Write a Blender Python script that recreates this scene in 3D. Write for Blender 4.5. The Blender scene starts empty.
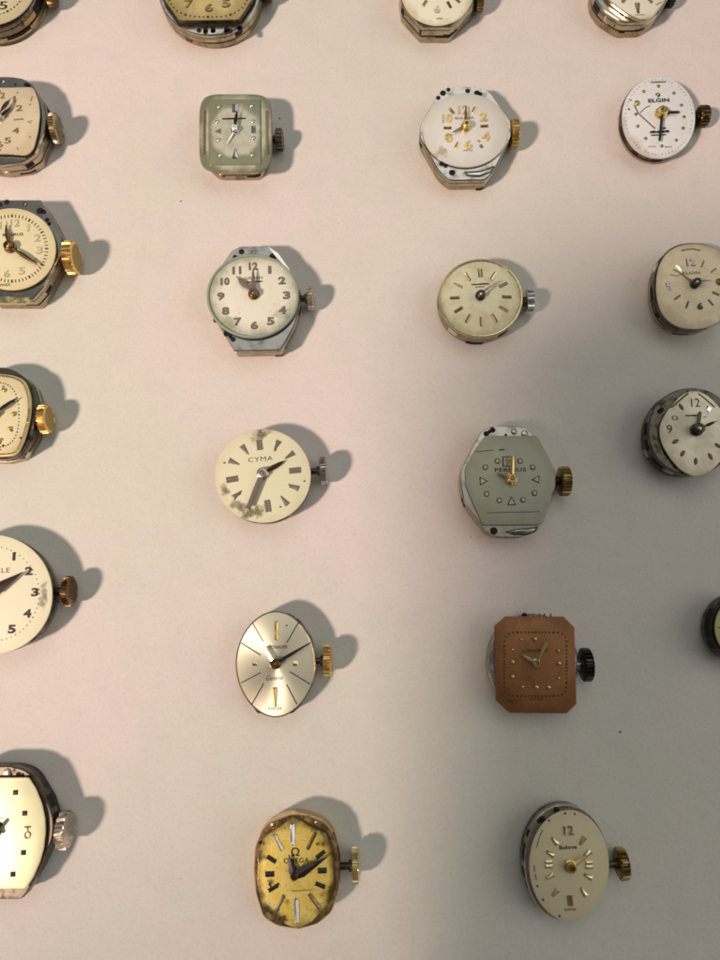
import bpy, bmesh, math, random
from mathutils import Vector, Matrix
random.seed(7)
PI = math.pi
SC = bpy.context.scene
COL = SC.collection
SC.unit_settings.scale_length = 0.01          # one unit is one centimetre

# ------------------------------------------------------------------ camera
CAM_H, TILT, F = 11.5, math.radians(10.0), 695.65      # F: focal length in px of the 720x960 photograph
cam = bpy.data.cameras.new('camera')
cam.sensor_fit = 'VERTICAL'; cam.sensor_height = 24.0; cam.sensor_width = 18.0
cam.lens = F*24.0/960.0
cam.clip_start = 0.1; cam.clip_end = 1000
cam_o = bpy.data.objects.new('camera', cam); COL.objects.link(cam_o)
cam_o.location = (0, 0, CAM_H); cam_o.rotation_euler = (TILT, 0, 0)
SC.camera = cam_o

def table_point(u, v, z=0.0):
    """where a point of the photograph lies on the horizontal plane at height z"""
    x, y = (u-360)/F, -(v-480)/F
    dy = y*math.cos(TILT) + math.sin(TILT)
    dz = y*math.sin(TILT) - math.cos(TILT)
    t = (z-CAM_H)/dz
    return Vector((x*t, dy*t, z))

# ------------------------------------------------------------------ materials
def S(r, g, b):
    f = lambda c: (c/255/12.92 if c/255 <= .04045 else ((c/255+.055)/1.055)**2.4)
    return (f(r), f(g), f(b), 1)

class NT:
    def __init__(s, name):
        s.m = bpy.data.materials.new(name); s.m.use_nodes = True
        s.t = s.m.node_tree; s.b = s.t.nodes['Principled BSDF']
    def n(s, typ, **kw):
        nd = s.t.nodes.new(typ)
        for k, v in kw.items():
            if k in nd.inputs.keys() if isinstance(k, str) else False: nd.inputs[k].default_value = v
            else: setattr(nd, k, v)
        return nd
    def l(s, a, b): s.t.links.new(a, b)
    def tex(s): return s.n('ShaderNodeTexCoord').outputs['Object']
    def noise(s, scale, detail=4, rough=.55, vec=None):
        nd = s.n('ShaderNodeTexNoise'); nd.inputs['Scale'].default_value = scale
        nd.inputs['Detail'].default_value = detail; nd.inputs['Roughness'].default_value = rough
        s.l(vec if vec is not None else s.tex(), nd.inputs['Vector'])
        return nd.outputs['Fac']
    def ramp(s, fac, a, b, lo=0.0, hi=1.0):
        nd = s.n('ShaderNodeMapRange'); nd.interpolation_type = 'SMOOTHSTEP'
        nd.inputs['From Min'].default_value = a; nd.inputs['From Max'].default_value = b
        nd.inputs['To Min'].default_value = lo; nd.inputs['To Max'].default_value = hi
        s.l(fac, nd.inputs['Value']); return nd.outputs['Result']
    def math(s, op, a, b=None):
        nd = s.n('ShaderNodeMath'); nd.operation = op
        for i, v in enumerate((a, b)):
            if v is None: continue
            if isinstance(v, (int, float)): nd.inputs[i].default_value = v
            else: s.l(v, nd.inputs[i])
        return nd.outputs[0]
    def mix(s, fac, a, b):
        nd = s.n('ShaderNodeMix'); nd.data_type = 'RGBA'
        for sock, v in ((nd.inputs[0], fac), (nd.inputs[6], a), (nd.inputs[7], b)):
            if isinstance(v, (int, float)): sock.default_value = v
            elif isinstance(v, tuple): sock.default_value = v
            else: s.l(v, sock)
        return nd.outputs[2]
    def bump(s, h, strength=.2, dist=.01):
        nd = s.n('ShaderNodeBump'); nd.inputs['Strength'].default_value = strength
        nd.inputs['Distance'].default_value = dist
        s.l(h, nd.inputs['Height']); s.l(nd.outputs['Normal'], s.b.inputs['Normal'])

def metal(name, col, dark, rough=.25, grime=.5, scale=9):
    k = NT(name)
    n1 = k.ramp(k.noise(scale, 5, .65), .42, .72)
    n2 = k.noise(scale*6, 3)
    k.l(k.mix(k.math('MULTIPLY', n1, grime), col, dark), k.b.inputs['Base Color'])
    k.l(k.math('ADD', k.math('MULTIPLY', n1, .25), rough), k.b.inputs['Roughness'])
    k.b.inputs['Metallic'].default_value = 1
    k.bump(n2, .05, .003)
    return k.m
def plain(name, col, rough=.6, metallic=0.0, var=.25, scale=30):
    k = NT(name)
    dk = tuple(c*(1-var) for c in col[:3]) + (1,)
    k.l(k.mix(k.noise(scale, 4), dk, col), k.b.inputs['Base Color'])
    k.b.inputs['Roughness'].default_value = rough; k.b.inputs['Metallic'].default_value = metallic
    return k.m
def dial_mat(name, base, edge, a, b, edge_amt=.6, edge_from=.62, speck=.25, rough=.5, metallic=0.0,
             mottle=None, mottle_amt=.3, stains=(), brushed=False, spec=.4, lit=True):
    un = (lambda c: (min(.9, c[0]*1.03), min(.9, c[1]*1.10), min(.9, c[2]*1.20), 1)) if lit else (lambda c: c)
    base, edge, mottle = un(base), un(edge), (un(mottle) if mottle else None)
    k = NT(name); tex = k.tex()
    mp = k.n('ShaderNodeMapping'); mp.inputs['Scale'].default_value = (1/a, 1/b, 0)
    k.l(tex, mp.inputs['Vector'])
    ln = k.n('ShaderNodeVectorMath'); ln.operation = 'LENGTH'; k.l(mp.outputs[0], ln.inputs[0])
    big = k.noise(3.2, 5, .62, tex)
    r = k.math('ADD', ln.outputs['Value'], k.math('MULTIPLY', k.math('SUBTRACT', big, .5), .55))
    fac = k.math('MULTIPLY', k.ramp(r, edge_from, 1.08), edge_amt)
    c = base
    if mottle is not None:
        c = k.mix(k.math('MULTIPLY', k.ramp(k.noise(4.5, 6, .6, tex), .4, .68), mottle_amt), base, mottle)
    c = k.mix(fac, c, edge)
    fine = k.ramp(k.noise(26, 5, .7, tex), .53, .72)
    c = k.mix(k.math('MULTIPLY', fine, speck), c, edge)
    sm = k.n('ShaderNodeMapping'); sm.inputs['Rotation'].default_value = (0, 0, a*7); sm.inputs['Scale'].default_value = (70, 3.5, 1); k.l(tex, sm.inputs['Vector'])
    sc = k.noise(1.0, 3, .6, sm.outputs[0])                   # hairline scratches
    c = k.mix(k.math('MULTIPLY', k.ramp(sc, .64, .7), .28), c, edge)
    for (sx, sy, sr, scol, amt) in stains:               # dried dirt at a spot of the dial
        nz = k.n('ShaderNodeTexNoise'); nz.inputs['Scale'].default_value = 9; nz.inputs['Detail'].default_value = 5; nz.inputs['Roughness'].default_value = .65
        k.l(tex, nz.inputs['Vector'])
        wv = k.n('ShaderNodeVectorMath'); wv.operation = 'MULTIPLY_ADD'; k.l(nz.outputs['Color'], wv.inputs[0])
        wv.inputs[1].default_value = (sr*3.6, sr*3.6, 0); wv.inputs[2].default_value = (-sx-sr*1.8, -sy-sr*1.8, 0)
        ad = k.n('ShaderNodeVectorMath'); ad.operation = 'ADD'; k.l(tex, ad.inputs[0]); k.l(wv.outputs[0], ad.inputs[1])
        fl = k.n('ShaderNodeVectorMath'); fl.operation = 'MULTIPLY'; k.l(ad.outputs[0], fl.inputs[0]); fl.inputs[1].default_value = (1, 1, 0)
        ll = k.n('ShaderNodeVectorMath'); ll.operation = 'LENGTH'; k.l(fl.outputs[0], ll.inputs[0]); dd = ll.outputs['Value']
        gr = k.ramp(k.noise(24, 4, .7, tex), .3, .55, .45, 1.0)
        c = k.mix(k.math('MULTIPLY', k.math('MULTIPLY', k.ramp(dd, sr*1.35, sr*.35), amt), gr), c, scol)
    k.l(c, k.b.inputs['Base Color'])
    k.b.inputs['Metallic'].default_value = metallic
    k.b.inputs['Specular IOR Level'].default_value = spec
    k.l(k.math('ADD', k.math('MULTIPLY', big, .2), rough-.1), k.b.inputs['Roughness'])
    if brushed:
        k.b.inputs['Anisotropic'].default_value = .85
        tg = k.n('ShaderNodeTangent'); tg.direction_type = 'RADIAL'; tg.axis = 'Z'
        k.l(tg.outputs[0], k.b.inputs['Tangent'])
    else:
        k.bump(k.noise(22, 4, .6, tex), .10, .006)
    return k.m

M = dict(
    steel=metal('nickel_metal', S(206, 202, 194), S(104, 92, 74), .2, .5, 5),
    bright=metal('polished_steel', S(232, 231, 229), S(150, 145, 138), .16, .25, 5),
    blue=metal('blued_grey_steel', S(156, 154, 150), S(84, 78, 68), .16, .4, 4),
    darksteel=metal('tarnished_steel', S(120, 112, 100), S(30, 26, 22), .3, .85, 7),
    nickel=metal('yellowed_nickel', S(178, 164, 134), S(84, 68, 46), .24, .6, 5),
    side=metal('dull_side_metal', S(182, 172, 152), S(78, 66, 48), .2, .6, 5), gold=metal('gold_metal', S(222, 190, 124), S(150, 116, 62), .26, .25, 5),
    palegold=metal('pale_gold_metal', S(226, 212, 164), S(150, 126, 80), .22, .35, 5),
    rose=metal('rose_gilt_brass', S(226, 190, 134), S(112, 82, 50), .2, .5, 6),
    bronze=metal('bronze_metal', S(128, 102, 68), S(48, 36, 24), .28, .5),
    brass=metal('dull_brass', S(172, 148, 102), S(70, 54, 30), .28, .55),
    gunmetal=metal('gunmetal', S(84, 78, 72), S(24, 22, 20), .32, .6),
    silver=metal('worn_silver', S(206, 198, 184), S(96, 84, 68), .3, .6),
    black=plain('black_paint', S(26, 22, 20), .45),
    hole=plain('dark_hole', S(14, 12, 11), .8),
    brown=plain('dark_brown_paint', S(58, 38, 26), .5),
    greyp=plain('grey_print', S(112, 104, 96), .5),
    tan=plain('tan_print', S(142, 116, 76), .5),
    lilac=plain('oxidised_silver_paint', S(138, 124, 112), .42, .3),
    lume=plain('aged_lume', S(214, 206, 168), .6),
    white=plain('white_enamel', S(232, 226, 212), .35),
    stainb=plain('dried_dirt', S(92, 78, 58), .8),
)

# ------------------------------------------------------------------ mesh helpers
def link(name, bm, mat, parent=None, smooth=35):
    me = bpy.data.meshes.new(name)
    bmesh.ops.recalc_face_normals(bm, faces=bm.faces)
    bm.to_mesh(me); bm.free()
    me.materials.append(mat)
    for p in me.polygons: p.use_smooth = True
    me.set_sharp_from_angle(angle=math.radians(smooth))
    o = bpy.data.objects.new(name, me); COL.objects.link(o)
    if parent is not None: o.parent = parent
    return o
def inset(pts, d):
    """move a closed counter-clockwise outline inwards by d"""
    n = len(pts); out = []
    for i in range(n):
        p, a, b = pts[i], pts[i-1], pts[(i+1) % n]
        e1 = (p-a).normalized(); e2 = (b-p).normalized()
        n1 = Vector((-e1.y, e1.x)); n2 = Vector((-e2.y, e2.x))
        m = n1+n2
        if m.length < 1e-6: m = n1
        m.normalize()
        out.append(p + m*(d/max(.5, m.dot(n1))))
    return out
def ccw(pts):
    a = sum(pts[i-1].x*pts[i].y - pts[i].x*pts[i-1].y for i in range(len(pts)))
    return pts if a > 0 else pts[::-1]
def loft(bm, pts, rings, bottom=True, top=True):
    pts = ccw([Vector(p[:2]) for p in pts])
    prev = None; loops = []
    for d, z in rings:
        loops.append([bm.verts.new((q.x, q.y, z)) for q in inset(pts, d)])
    for A, B in zip(loops, loops[1:]):
        for i in range(len(A)):
            j = (i+1) % len(A)
            bm.faces.new((A[i], A[j], B[j], B[i]))
    if bottom: bm.faces.new(loops[0][::-1])
    if top: bm.faces.new(loops[-1])
def lathe(bm, prof, cx, cy, N=20):
    """profile of (radius, z) about a vertical axis"""
    loops = []
    for r, z in prof:
        loops.append([bm.verts.new((cx+r*math.cos(2*PI*i/N), cy+r*math.sin(2*PI*i/N), z)) for i in range(N)])
    for A, B in zip(loops, loops[1:]):
        for i in range(N):
            j = (i+1) % N; bm.faces.new((A[i], A[j], B[j], B[i]))
    bm.faces.new(loops[0][::-1]); bm.faces.new(loops[-1])
def fillet(pts, r, n=5):
    out = []
    for i in range(len(pts)):
        p, a, b = Vector(pts[i]), Vector(pts[i-1]), Vector(pts[(i+1) % len(pts)])
        d1 = min(r, (a-p).length*.48); d2 = min(r, (b-p).length*.48)
        s = p+(a-p).normalized()*d1; e = p+(b-p).normalized()*d2
        for k in range(n+1):
            t = k/n; out.append(tuple(s*(1-t)**2 + p*2*t*(1-t) + e*t*t))
    return out
_fonts = {}
def text_verts(txt, bold, depth):
    key = (txt, bold, depth)
    if key not in _fonts:
        cu = bpy.data.curves.new('t', 'FONT'); cu.body = txt; cu.size = 1; cu.offset = bold
        cu.resolution_u = 3; cu.extrude = depth; cu.space_character = 1.08
        o = bpy.data.objects.new('t', cu); COL.objects.link(o)
        bpy.context.view_layer.update()
        me = bpy.data.meshes.new_from_object(o.evaluated_get(bpy.context.evaluated_depsgraph_get()))
        V = [v.co.copy() for v in me.vertices]; P = [tuple(p.vertices) for p in me.polygons]
        bpy.data.objects.remove(o); bpy.data.curves.remove(cu); bpy.data.meshes.remove(me)
        _fonts[key] = (V, P)
    return _fonts[key]

# ------------------------------------------------------------------ one watch movement
GROUP = 'loose wristwatch movements laid out in rows on white paper'
class Watch:
    def __init__(s, label, crop, c, zd=.40, rot=3.5):
        s.x0, s.y0, s.k = crop; s.zd = zd
        W = table_point(s.x0+c[0]/s.k, s.y0+c[1]/s.k, zd)
        s.o = bpy.data.objects.new('watch_movement', None); COL.objects.link(s.o)
        s.o.empty_display_size = .3
        s.o.location = (W.x, W.y, 0); s.rot = math.radians(rot); s.o.rotation_euler = (0, 0, s.rot)
        s.o['label'] = label; s.o['category'] = 'watch movement'; s.o['group'] = GROUP
        s.W = W; s.Ri = Matrix.Rotation(-s.rot, 2)
        a, b = s.p(c[0]-10, c[1]), s.p(c[0]+10, c[1]); s.cm = (a-b).length/20     # cm for one zoomed pixel
        s.dial = s.plate = None
    def p(s, X, Y, z=None):
        q = table_point(s.x0+X/s.k, s.y0+Y/s.k, s.zd if z is None else z)
        return s.Ri @ Vector((q.x-s.W.x, q.y-s.W.y))
    def ell(s, cx, cy, a, b, n=2.0, rot=0, N=72, z=None, bulge=0):
        out = []; cr, sr = math.cos(math.radians(rot)), math.sin(math.radians(rot))
        for i in range(N):
            t = 2*PI*i/N; c_, s_ = math.cos(t), math.sin(t)
            x = a*math.copysign(abs(c_)**(2/n), c_); y = b*math.copysign(abs(s_)**(2/n), s_)
            out.append(s.p(cx+x*cr-y*sr, cy+x*sr+y*cr, z))
        return out
    def pts(s, P, r=0, z=None):
        P = fillet(P, r) if r else P
        return [s.p(x, y, z) for x, y in P]
    # --- main parts
    def make_dial(s, out, mat, t=.05, bev=.012, dome=.0):
        bm = bmesh.new()
        loft(bm, out, [(.05, s.zd-t-.012), (.05, s.zd-bev-.014), (.004, s.zd-bev-.012), (0, s.zd-bev-.008), (0, s.zd-bev), (bev*.4, s.zd-bev*.3), (bev*1.6, s.zd)])
        s.dial = link('dial', bm, mat, s.o); s.out = out
        return s.dial
    def make_plate(s, out, mat, mat2=None, step=.03, ztop=None, z1=.17, low=.05):
        zt = s.zd-.045 if ztop is None else ztop
        s.zp = zt; s.step = step; s.pout = ccw([Vector(q) for q in out])
        bm = bmesh.new()
        loft(bm, out, [(.05, z1+.008), (.006, z1+.01), (0, z1+.02), (0, zt-.10), (.012, zt-.095), (.012, zt-.08), (0, zt-.075), (0, zt-.018), (.014, zt)])
        s.plate = link('main_plate', bm, M['side'] if mat in (M['bright'], M['steel'], M['blue'], M['silver'], M['nickel']) else mat, s.o, 25)
        s.plate.data.materials.append(mat)
        for f in s.plate.data.polygons:
            if f.normal.z > .95 and f.center.z > zt-.03: f.material_index = 1
        bm = bmesh.new()
        loft(bm, out, [(low+.03, .002), (low, .02), (step, .06), (step, z1-.02), (step+.03, z1-.012), (step+.03, z1+.012)])
        s.bridge = link('bridge', bm, M['side'] if (mat2 or mat) in (M['bright'], M['steel'], M['silver']) else (mat2 or mat), s.o, 25)
    def hole(s, X, Y, r, mat=None, rim=None, name='screw_hole', parent=None):
        q = s.p(X, Y, s.zp); R = r*s.cm; bm = bmesh.new()
        if rim:
            lathe(bm, [(R*1.25, s.zp-.01), (R*1.25, s.zp+.004), (R, s.zp+.006), (R*.95, s.zp+.003)], q.x, q.y, 16)
            rm = link('screw_rim', bm, rim, s.plate); bm = bmesh.new()
            lathe(bm, [(R*.8, s.zp-.01), (R*.8, s.zp+.008), (R*.5, s.zp+.011)], q.x, q.y, 14)
            link('screw', bm, mat or M['steel'], rm)
        else:
            lathe(bm, [(R, s.zp-.02), (R, s.zp+.002), (R*.9, s.zp+.004)], q.x, q.y, 16)
            link(name, bm, mat or M['hole'], s.plate)
    def patch(s, P, mat, name, parent, z, h=.004, r=0):
        bm = bmesh.new()
        loft(bm, s.pts(P, r, z), [(0, z-.012), (0, z+h*.6), (.003, z+h)])
        return link(name, bm, mat, parent)
    def side_slot(s, ang, w, z0, z1, mat=None, name='side_slot', parent=None, proud=.003):
        """a dark opening in the side wall, found in the direction ang (degrees) from the centre"""
        if z1 <= .17: proud = .003-s.step
        d = Vector((math.cos(math.radians(ang)), math.sin(math.radians(ang))))
        P = s.pout; best = max(range(len(P)), key=lambda i: P[i].normalized().dot(d) if P[i].length > 0 else -1)
        cen = sum(P, Vector((0, 0)))/len(P)
        # walk along the outline for half the width on both sides
        n = len(P)
        def walk(step):
            L = 0; i = best; pts = [P[i]]
            while L < w/2 and len(pts) < n//2:
                j = (i+step) % n; seg = (P[j]-P[i]).length
                if L+seg > w/2: pts.append(P[i]+(P[j]-P[i])*((w/2-L)/seg)); break
                pts.append(P[j]); L += seg; i = j
            return pts
        path = walk(-1)[::-1] + walk(1)[1:]
        bm = bmesh.new(); rows = []
        for i, q in enumerate(path):
            a = path[max(0, i-1)]; b = path[min(len(path)-1, i+1)]
            t = (b-a).normalized(); nn = Vector((t.y, -t.x))
            rows.append([bm.verts.new((*(q+nn*(proud-.02)), z0)), bm.verts.new((*(q+nn*proud), z0)), bm.verts.new((*(q+nn*proud), z1)), bm.verts.new((*(q+nn*(proud-.02)), z1))])
        for A, B in zip(rows, rows[1:]):
            for i in range(4): bm.faces.new((A[i], A[(i+1) % 4], B[(i+1) % 4], B[i]))
        bm.faces.new(rows[0]); bm.faces.new(rows[-1][::-1])
        link(name, bm, mat or M['hole'], parent or s.plate)
    def crown(s, xin, xout, yc, rz, mat, stem='gunmetal', teeth=30, depth=.08, x_stem=None, stem_r=.055, cap=.10):
        r = rz*s.cm; zc = r+.012
        zc = max(zc, .2)
        a = s.p(xin, yc, zc); b = s.p(xout, yc, zc)
        y = (a.y+b.y)/2; xa, xb = a.x, b.x
        bm = bmesh.new(); N = teeth*4
        def ring(x, R, dep):
            L = []
            for i in range(N):
                ph = i % 4
                rr = R*(1-dep*1.5) if ph in (0, 3) else R
                t = 2*PI*i/N; L.append(bm.verts.new((x, y+rr*math.cos(t), zc+rr*math.sin(t))))
            return L
        w = xb-xa; c = w*min(cap, .12)
        spec = [(xa, r*.45, 0), (xa+.002, r*.82, 0), (xa+c*.8, r*.95, depth*.5), (xa+c*1.4, r, depth), (xb-c*1.6, r, depth), (xb-c*.9, r*.965, depth*.5), (xb-c*.5, r*.92, 0), (xb, r*.82, 0), (xb+.003, r*.78, 0), (xb-.006, r*.74, 0), (xb-.002, r*.3, 0)]
        loops = [ring(*q) for q in spec]
        for A, B in zip(loops, loops[1:]):
            for i in range(N):
                j = (i+1) % N; bm.faces.new((A[i], A[j], B[j], B[i]))
        bm.faces.new(loops[0][::-1]); bm.faces.new(loops[-1])
        co = link('crown', bm, M[mat], s.o, 28)
        bm = bmesh.new(); x0 = xa-.30; NN = 16
        prof = [(x0, stem_r), (xa-.05, stem_r), (xa-.045, stem_r*1.5), (xa-.01, stem_r*1.5), (xa+.02, stem_r*1.2)]
        LL = [[bm.verts.new((x, y+R*math.cos(2*PI*i/NN), zc+(R*math.sin(2*PI*i/NN)))) for i in range(NN)] for x, R in prof]
        for A, B in zip(LL, LL[1:]):
            for i in range(NN):
                j = (i+1) % NN; bm.faces.new((A[i], A[j], B[j], B[i]))
        bm.faces.new(LL[0][::-1]); bm.faces.new(LL[-1])
        link('stem', bm, M[stem], co)
        return co
    def hand(s, name, tip, w, mat, kind='dauphine', dz=.03, tail=0, base=(0, 0), ridge=.012):
        z = s.zd+dz*1.5; t = s.p(*tip, z)
        b = Vector(base); L = (t-b).length; d = (t-b)/L; nrm = Vector((-d.y, d.x)); W = w*s.cm/2
        prof = {'dauphine': [(-.02, .5), (.0, .6), (.22, 1), (.6, .55), (1, .06)],
                'baton': [(-.02, .9), (.5, 1), (.96, .9), (1, .6)],
                'leaf': [(-.02, .45), (.15, .5), (.45, 1), (.75, .75), (1, .1)],
                'taper': [(-.02, 1), (.5, .72), (1, .25)],
                'lance': [(-.02, .4), (.25, .35), (.5, 1), (.7, .9), (.85, .3), (1, .12)]}[kind]
        prof = list(prof)
        if tail: prof = [(-tail, .5), (-tail*.5, .8)] + prof
        bm = bmesh.new(); rows = []
        for f, k in prof:
            q = b+d*(L*f); e = nrm*(W*k)
            rows.append([bm.verts.new((*(q+e), z)), bm.verts.new((*q, z+ridge*min(1, .4+k))), bm.verts.new((*(q-e), z)), bm.verts.new((*q, z-.004))])
        for A, B in zip(rows, rows[1:]):
            for i in range(4): bm.faces.new((A[i], A[(i+1) % 4], B[(i+1) % 4], B[i]))
        bm.faces.new(rows[0][::-1]); bm.faces.new(rows[-1])
        return link(name, bm, M[mat], s.o, 12)
    def pinion(s, r, mat, ring=None, h=.085):
        h *= 1.3; R = r*s.cm; bm = bmesh.new(); z = s.zd
        lathe(bm, [(R*1.0, z-.01), (R*1.0, z+.035), (R*.8, z+.042), (R*.8, z+h-.008), (R*.68, z+h), (R*.42, z+h), (R*.36, z+h-.02)], 0, 0, 24)
        o = link('center_pinion', bm, M[mat], s.o)
        bm = bmesh.new()
        lathe(bm, [(R*.33, z+h-.03), (R*.33, z+h-.012), (R*.2, z+h-.004)], 0, 0, 14)
        link('pinion_tip', bm, M[ring or mat], o)
    # --- dial furniture (children of the dial)
    def dot(s, X, Y, r, mat, h=.5, ring=None, name='hour_marker'):
        q = s.p(X, Y); R = r*s.cm; z = s.zd; par = s.dial
        if ring:
            bm = bmesh.new(); lathe(bm, [(R*1.45, z-.01), (R*1.45, z+.003), (R*1.3, z+.005)], q.x, q.y, 16)
            par = link(name, bm, M[ring], s.dial); name = 'lume_dot'
        bm = bmesh.new()
        lathe(bm, [(R, z-.01), (R, z+.005)]+[(R*math.cos(a), z+.005+R*h*math.sin(a)) for a in (.35, .7, 1.05, 1.35)], q.x, q.y, 14)
        link(name, bm, M[mat], par)
    def bar(s, X, Y, ln, w, mat, ang=None, w2=None, h=.018, name='hour_marker', flat=False, dx=0):
        """a faceted bar; by default it points at the dial centre. w outer width, w2 inner width"""
        q = s.p(X, Y); d = q.normalized() if ang is None else Vector((math.cos(math.radians(ang)), math.sin(math.radians(ang))))
        nrm = Vector((-d.y, d.x)); L = ln*s.cm/2; a = w*s.cm/2; b = (w if w2 is None else w2)*s.cm/2
        q = q+nrm*(dx*s.cm); z = s.zd
        P = [q-d*L-nrm*b, q+d*L-nrm*a, q+d*L+nrm*a, q-d*L+nrm*b]
        bm = bmesh.new()
        if flat: loft(bm, P, [(0, z-.01), (0, z+.003), (.001, z+.004)])
        else:
            m = min(max(a, b)*.55, L*.5)
            lo = [bm.verts.new((*v, z-.01)) for v in P]; mi = [bm.verts.new((*v, z+h*.4)) for v in P]
            r1 = bm.verts.new((*(q-d*(L-m)), z+h)); r2 = bm.verts.new((*(q+d*(L-m)), z+h))
            for i in range(4): bm.faces.new((lo[i], lo[(i+1) % 4], mi[(i+1) % 4], mi[i]))
            bm.faces.new(lo[::-1]); bm.faces.new((mi[0], mi[1], r2, r1)); bm.faces.new((mi[1], mi[2], r2))
            bm.faces.new((mi[2], mi[3], r1, r2)); bm.faces.new((mi[3], mi[0], r1))
        return link(name, bm, M[mat], s.dial, 10)
    def leaf(s, X, Y, ln, w, mat, fill=None, ang=None):
        q = s.p(X, Y); d = q.normalized() if ang is None else Vector((math.cos(math.radians(ang)), math.sin(math.radians(ang))))
        nn = Vector((-d.y, d.x)); par = s.dial
        for k, m, z in ((1, mat, .004), (.55, fill, .008)):
            if m is None: continue
            L, W = ln*s.cm/2*k, w*s.cm/2*k; T = [-1, -.6, -.2, .2, .6]
            P = [q+d*(L*t)+nn*(W*math.cos(t*PI/2)**.8 if abs(t) < 1 else 0) for t in T]+[q+d*L]+[q+d*(L*t)-nn*(W*math.cos(t*PI/2)**.8) for t in T[:0:-1]]
            bm = bmesh.new(); loft(bm, P, [(0, s.zd-.01), (0, s.zd+z)]); par = link('hour_marker' if k == 1 else 'marker_fill', bm, M[m], par)
    def line(s, P, w, mat, name='printed_line', z=.003):
        """thin printed or scratched line through zoomed pixels"""
        Q = [s.p(*v) for v in P]; bm = bmesh.new(); W = w*s.cm/2; rows = []; zz = s.zd+z
        for i, q in enumerate(Q):
            t = (Q[min(i+1, len(Q)-1)]-Q[max(i-1, 0)]).normalized(); nn = Vector((-t.y, t.x))*W
            rows.append([bm.verts.new((*(q+nn), zz-.008)), bm.verts.new((*(q+nn), zz)), bm.verts.new((*(q-nn), zz)), bm.verts.new((*(q-nn), zz-.008))])
        for A, B in zip(rows, rows[1:]):
            for i in range(4): bm.faces.new((A[i], A[(i+1) % 4], B[(i+1) % 4], B[i]))
        bm.faces.new(rows[0]); bm.faces.new(rows[-1][::-1])
        return link(name, bm, M[mat], s.dial)
    def text(s, txt, X, Y, w, h, mat, name='lettering', rot=0, bold=.02, shear=0, relief=.0, z=.004, parent=None, shift=(0, 0)):
        V, P = text_verts(txt, round(bold*.45, 4), 0.0)
        x0, x1 = min(v.x for v in V), max(v.x for v in V); y0, y1 = min(v.y for v in V), max(v.y for v in V)
        q = s.p(X, Y)+Vector(shift); sx = w*s.cm/(x1-x0); sy = h*s.cm/(y1-y0); R = Matrix.Rotation(math.radians(rot), 2)
        bm = bmesh.new(); vs = []
        for v in V:
            lx = (v.x-(x0+x1)/2)*sx; ly = (v.y-(y0+y1)/2)*sy
            k = q + R @ Vector((lx+shear*ly, ly)); vs.append(bm.verts.new((k.x, k.y, s.zd+z+relief)))
        for f in P:
            try: bm.faces.new([vs[i] for i in f])
            except ValueError: pass
        if relief:
            ext = bmesh.ops.extrude_face_region(bm, geom=bm.faces[:])
            for g in ext['geom']:
                if isinstance(g, bmesh.types.BMVert): g.co.z -= relief+.008
        o = link(name, bm, M[mat] if isinstance(mat, str) else mat, parent or s.dial)
        return o
    def worn_line(s, X, Y, w, h, mat, seed=1):
        """a line of print worn past reading: one strip with uneven upright strokes"""
        rnd = random.Random(seed); q = s.p(X, Y); W, H = w*s.cm, h*s.cm; n = max(4, int(w/h*1.9)); st = W/n; top = []; x = -W/2
        base = [Vector((q.x-W/2, q.y-H/2)), Vector((q.x+W/2, q.y-H/2))]
        for i in range(n):
            hh = H*(rnd.choice((.75, .9, 1.0)) if i % 3 != 2 else .24); a = q.x-W/2+i*st
            top += [Vector((a+st*.12, q.y-H/2+H*.14)), Vector((a+st*.16, q.y-H/2+hh)), Vector((a+st*.62, q.y-H/2+hh)), Vector((a+st*.66, q.y-H/2+H*.14))]
        bm = bmesh.new(); bm.faces.new([bm.verts.new((v.x, v.y, s.zd+.004)) for v in base+top[::-1]])
        bmesh.ops.triangulate(bm, faces=bm.faces[:])
        return link('lettering', bm, M[mat], s.dial)
    def num(s, txt, X, Y, w, h, mat, relief=.012, bold=.02, under=None, rot=0, shear=0):
        o = s.text(txt, X, Y, w, h, mat, 'numeral', rot, bold, relief=relief, shear=shear)
        if under: s.text(txt, X, Y, w*1.12, h*1.12, under, 'numeral_outline', rot, bold+.05, parent=o, z=.002, shear=shear)
    def track(s, cx, cy, a, b, n=60, size=2.2, mat='brown', n_pow=2.0, length=0, every=5, big=1.0, skip=(), rot=0):
        """printed minute track: one mesh of dots, or of ticks when length is given"""
        bm = bmesh.new(); z = s.zd+.004; rows = []
        for i in range(n):
            if i in skip or (big == 0 and i % every == 0): continue
            t = 2*PI*i/n + rot; c_, s_ = math.cos(t), math.sin(t)
            f = (abs(c_)**n_pow+abs(s_)**n_pow)**(-1/n_pow)
            q = s.p(cx+a*f*c_, cy+b*f*s_); k = size*s.cm*(big if i % every == 0 else 1)/2
            d = (q-s.p(cx, cy)).normalized(); nn = Vector((-d.y, d.x)); L = length*s.cm/2 or k
            P = [q-d*L-nn*k, q+d*L-nn*k, q+d*L+nn*k, q-d*L+nn*k]
            up = [bm.verts.new((*v, z)) for v in P]; lo_ = [bm.verts.new((*v, z-.012)) for v in P]
            bm.faces.new(up)
            for m in range(4): bm.faces.new((lo_[m], lo_[(m+1) % 4], up[(m+1) % 4], up[m]))
            rows.append(lo_)
        for A, B in zip(rows, rows[1:]): bm.faces.new((A[0], A[1], B[1], B[0]))      # the ring that carries the marks, sunk in the dial
        return link('minute_track', bm, M[mat], s.dial)

def ext(out):
    return max(abs(q.x) for q in out), max(abs(q.y) for q in out)
def std_dial(w, out, name, base, edge, **kw):
    t = kw.pop('t', .05); bev = kw.pop('bev', .012)
    a, b = ext(out)
    return w.make_dial(out, dial_mat(name, base, edge, a, b, **kw), t, bev)

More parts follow.
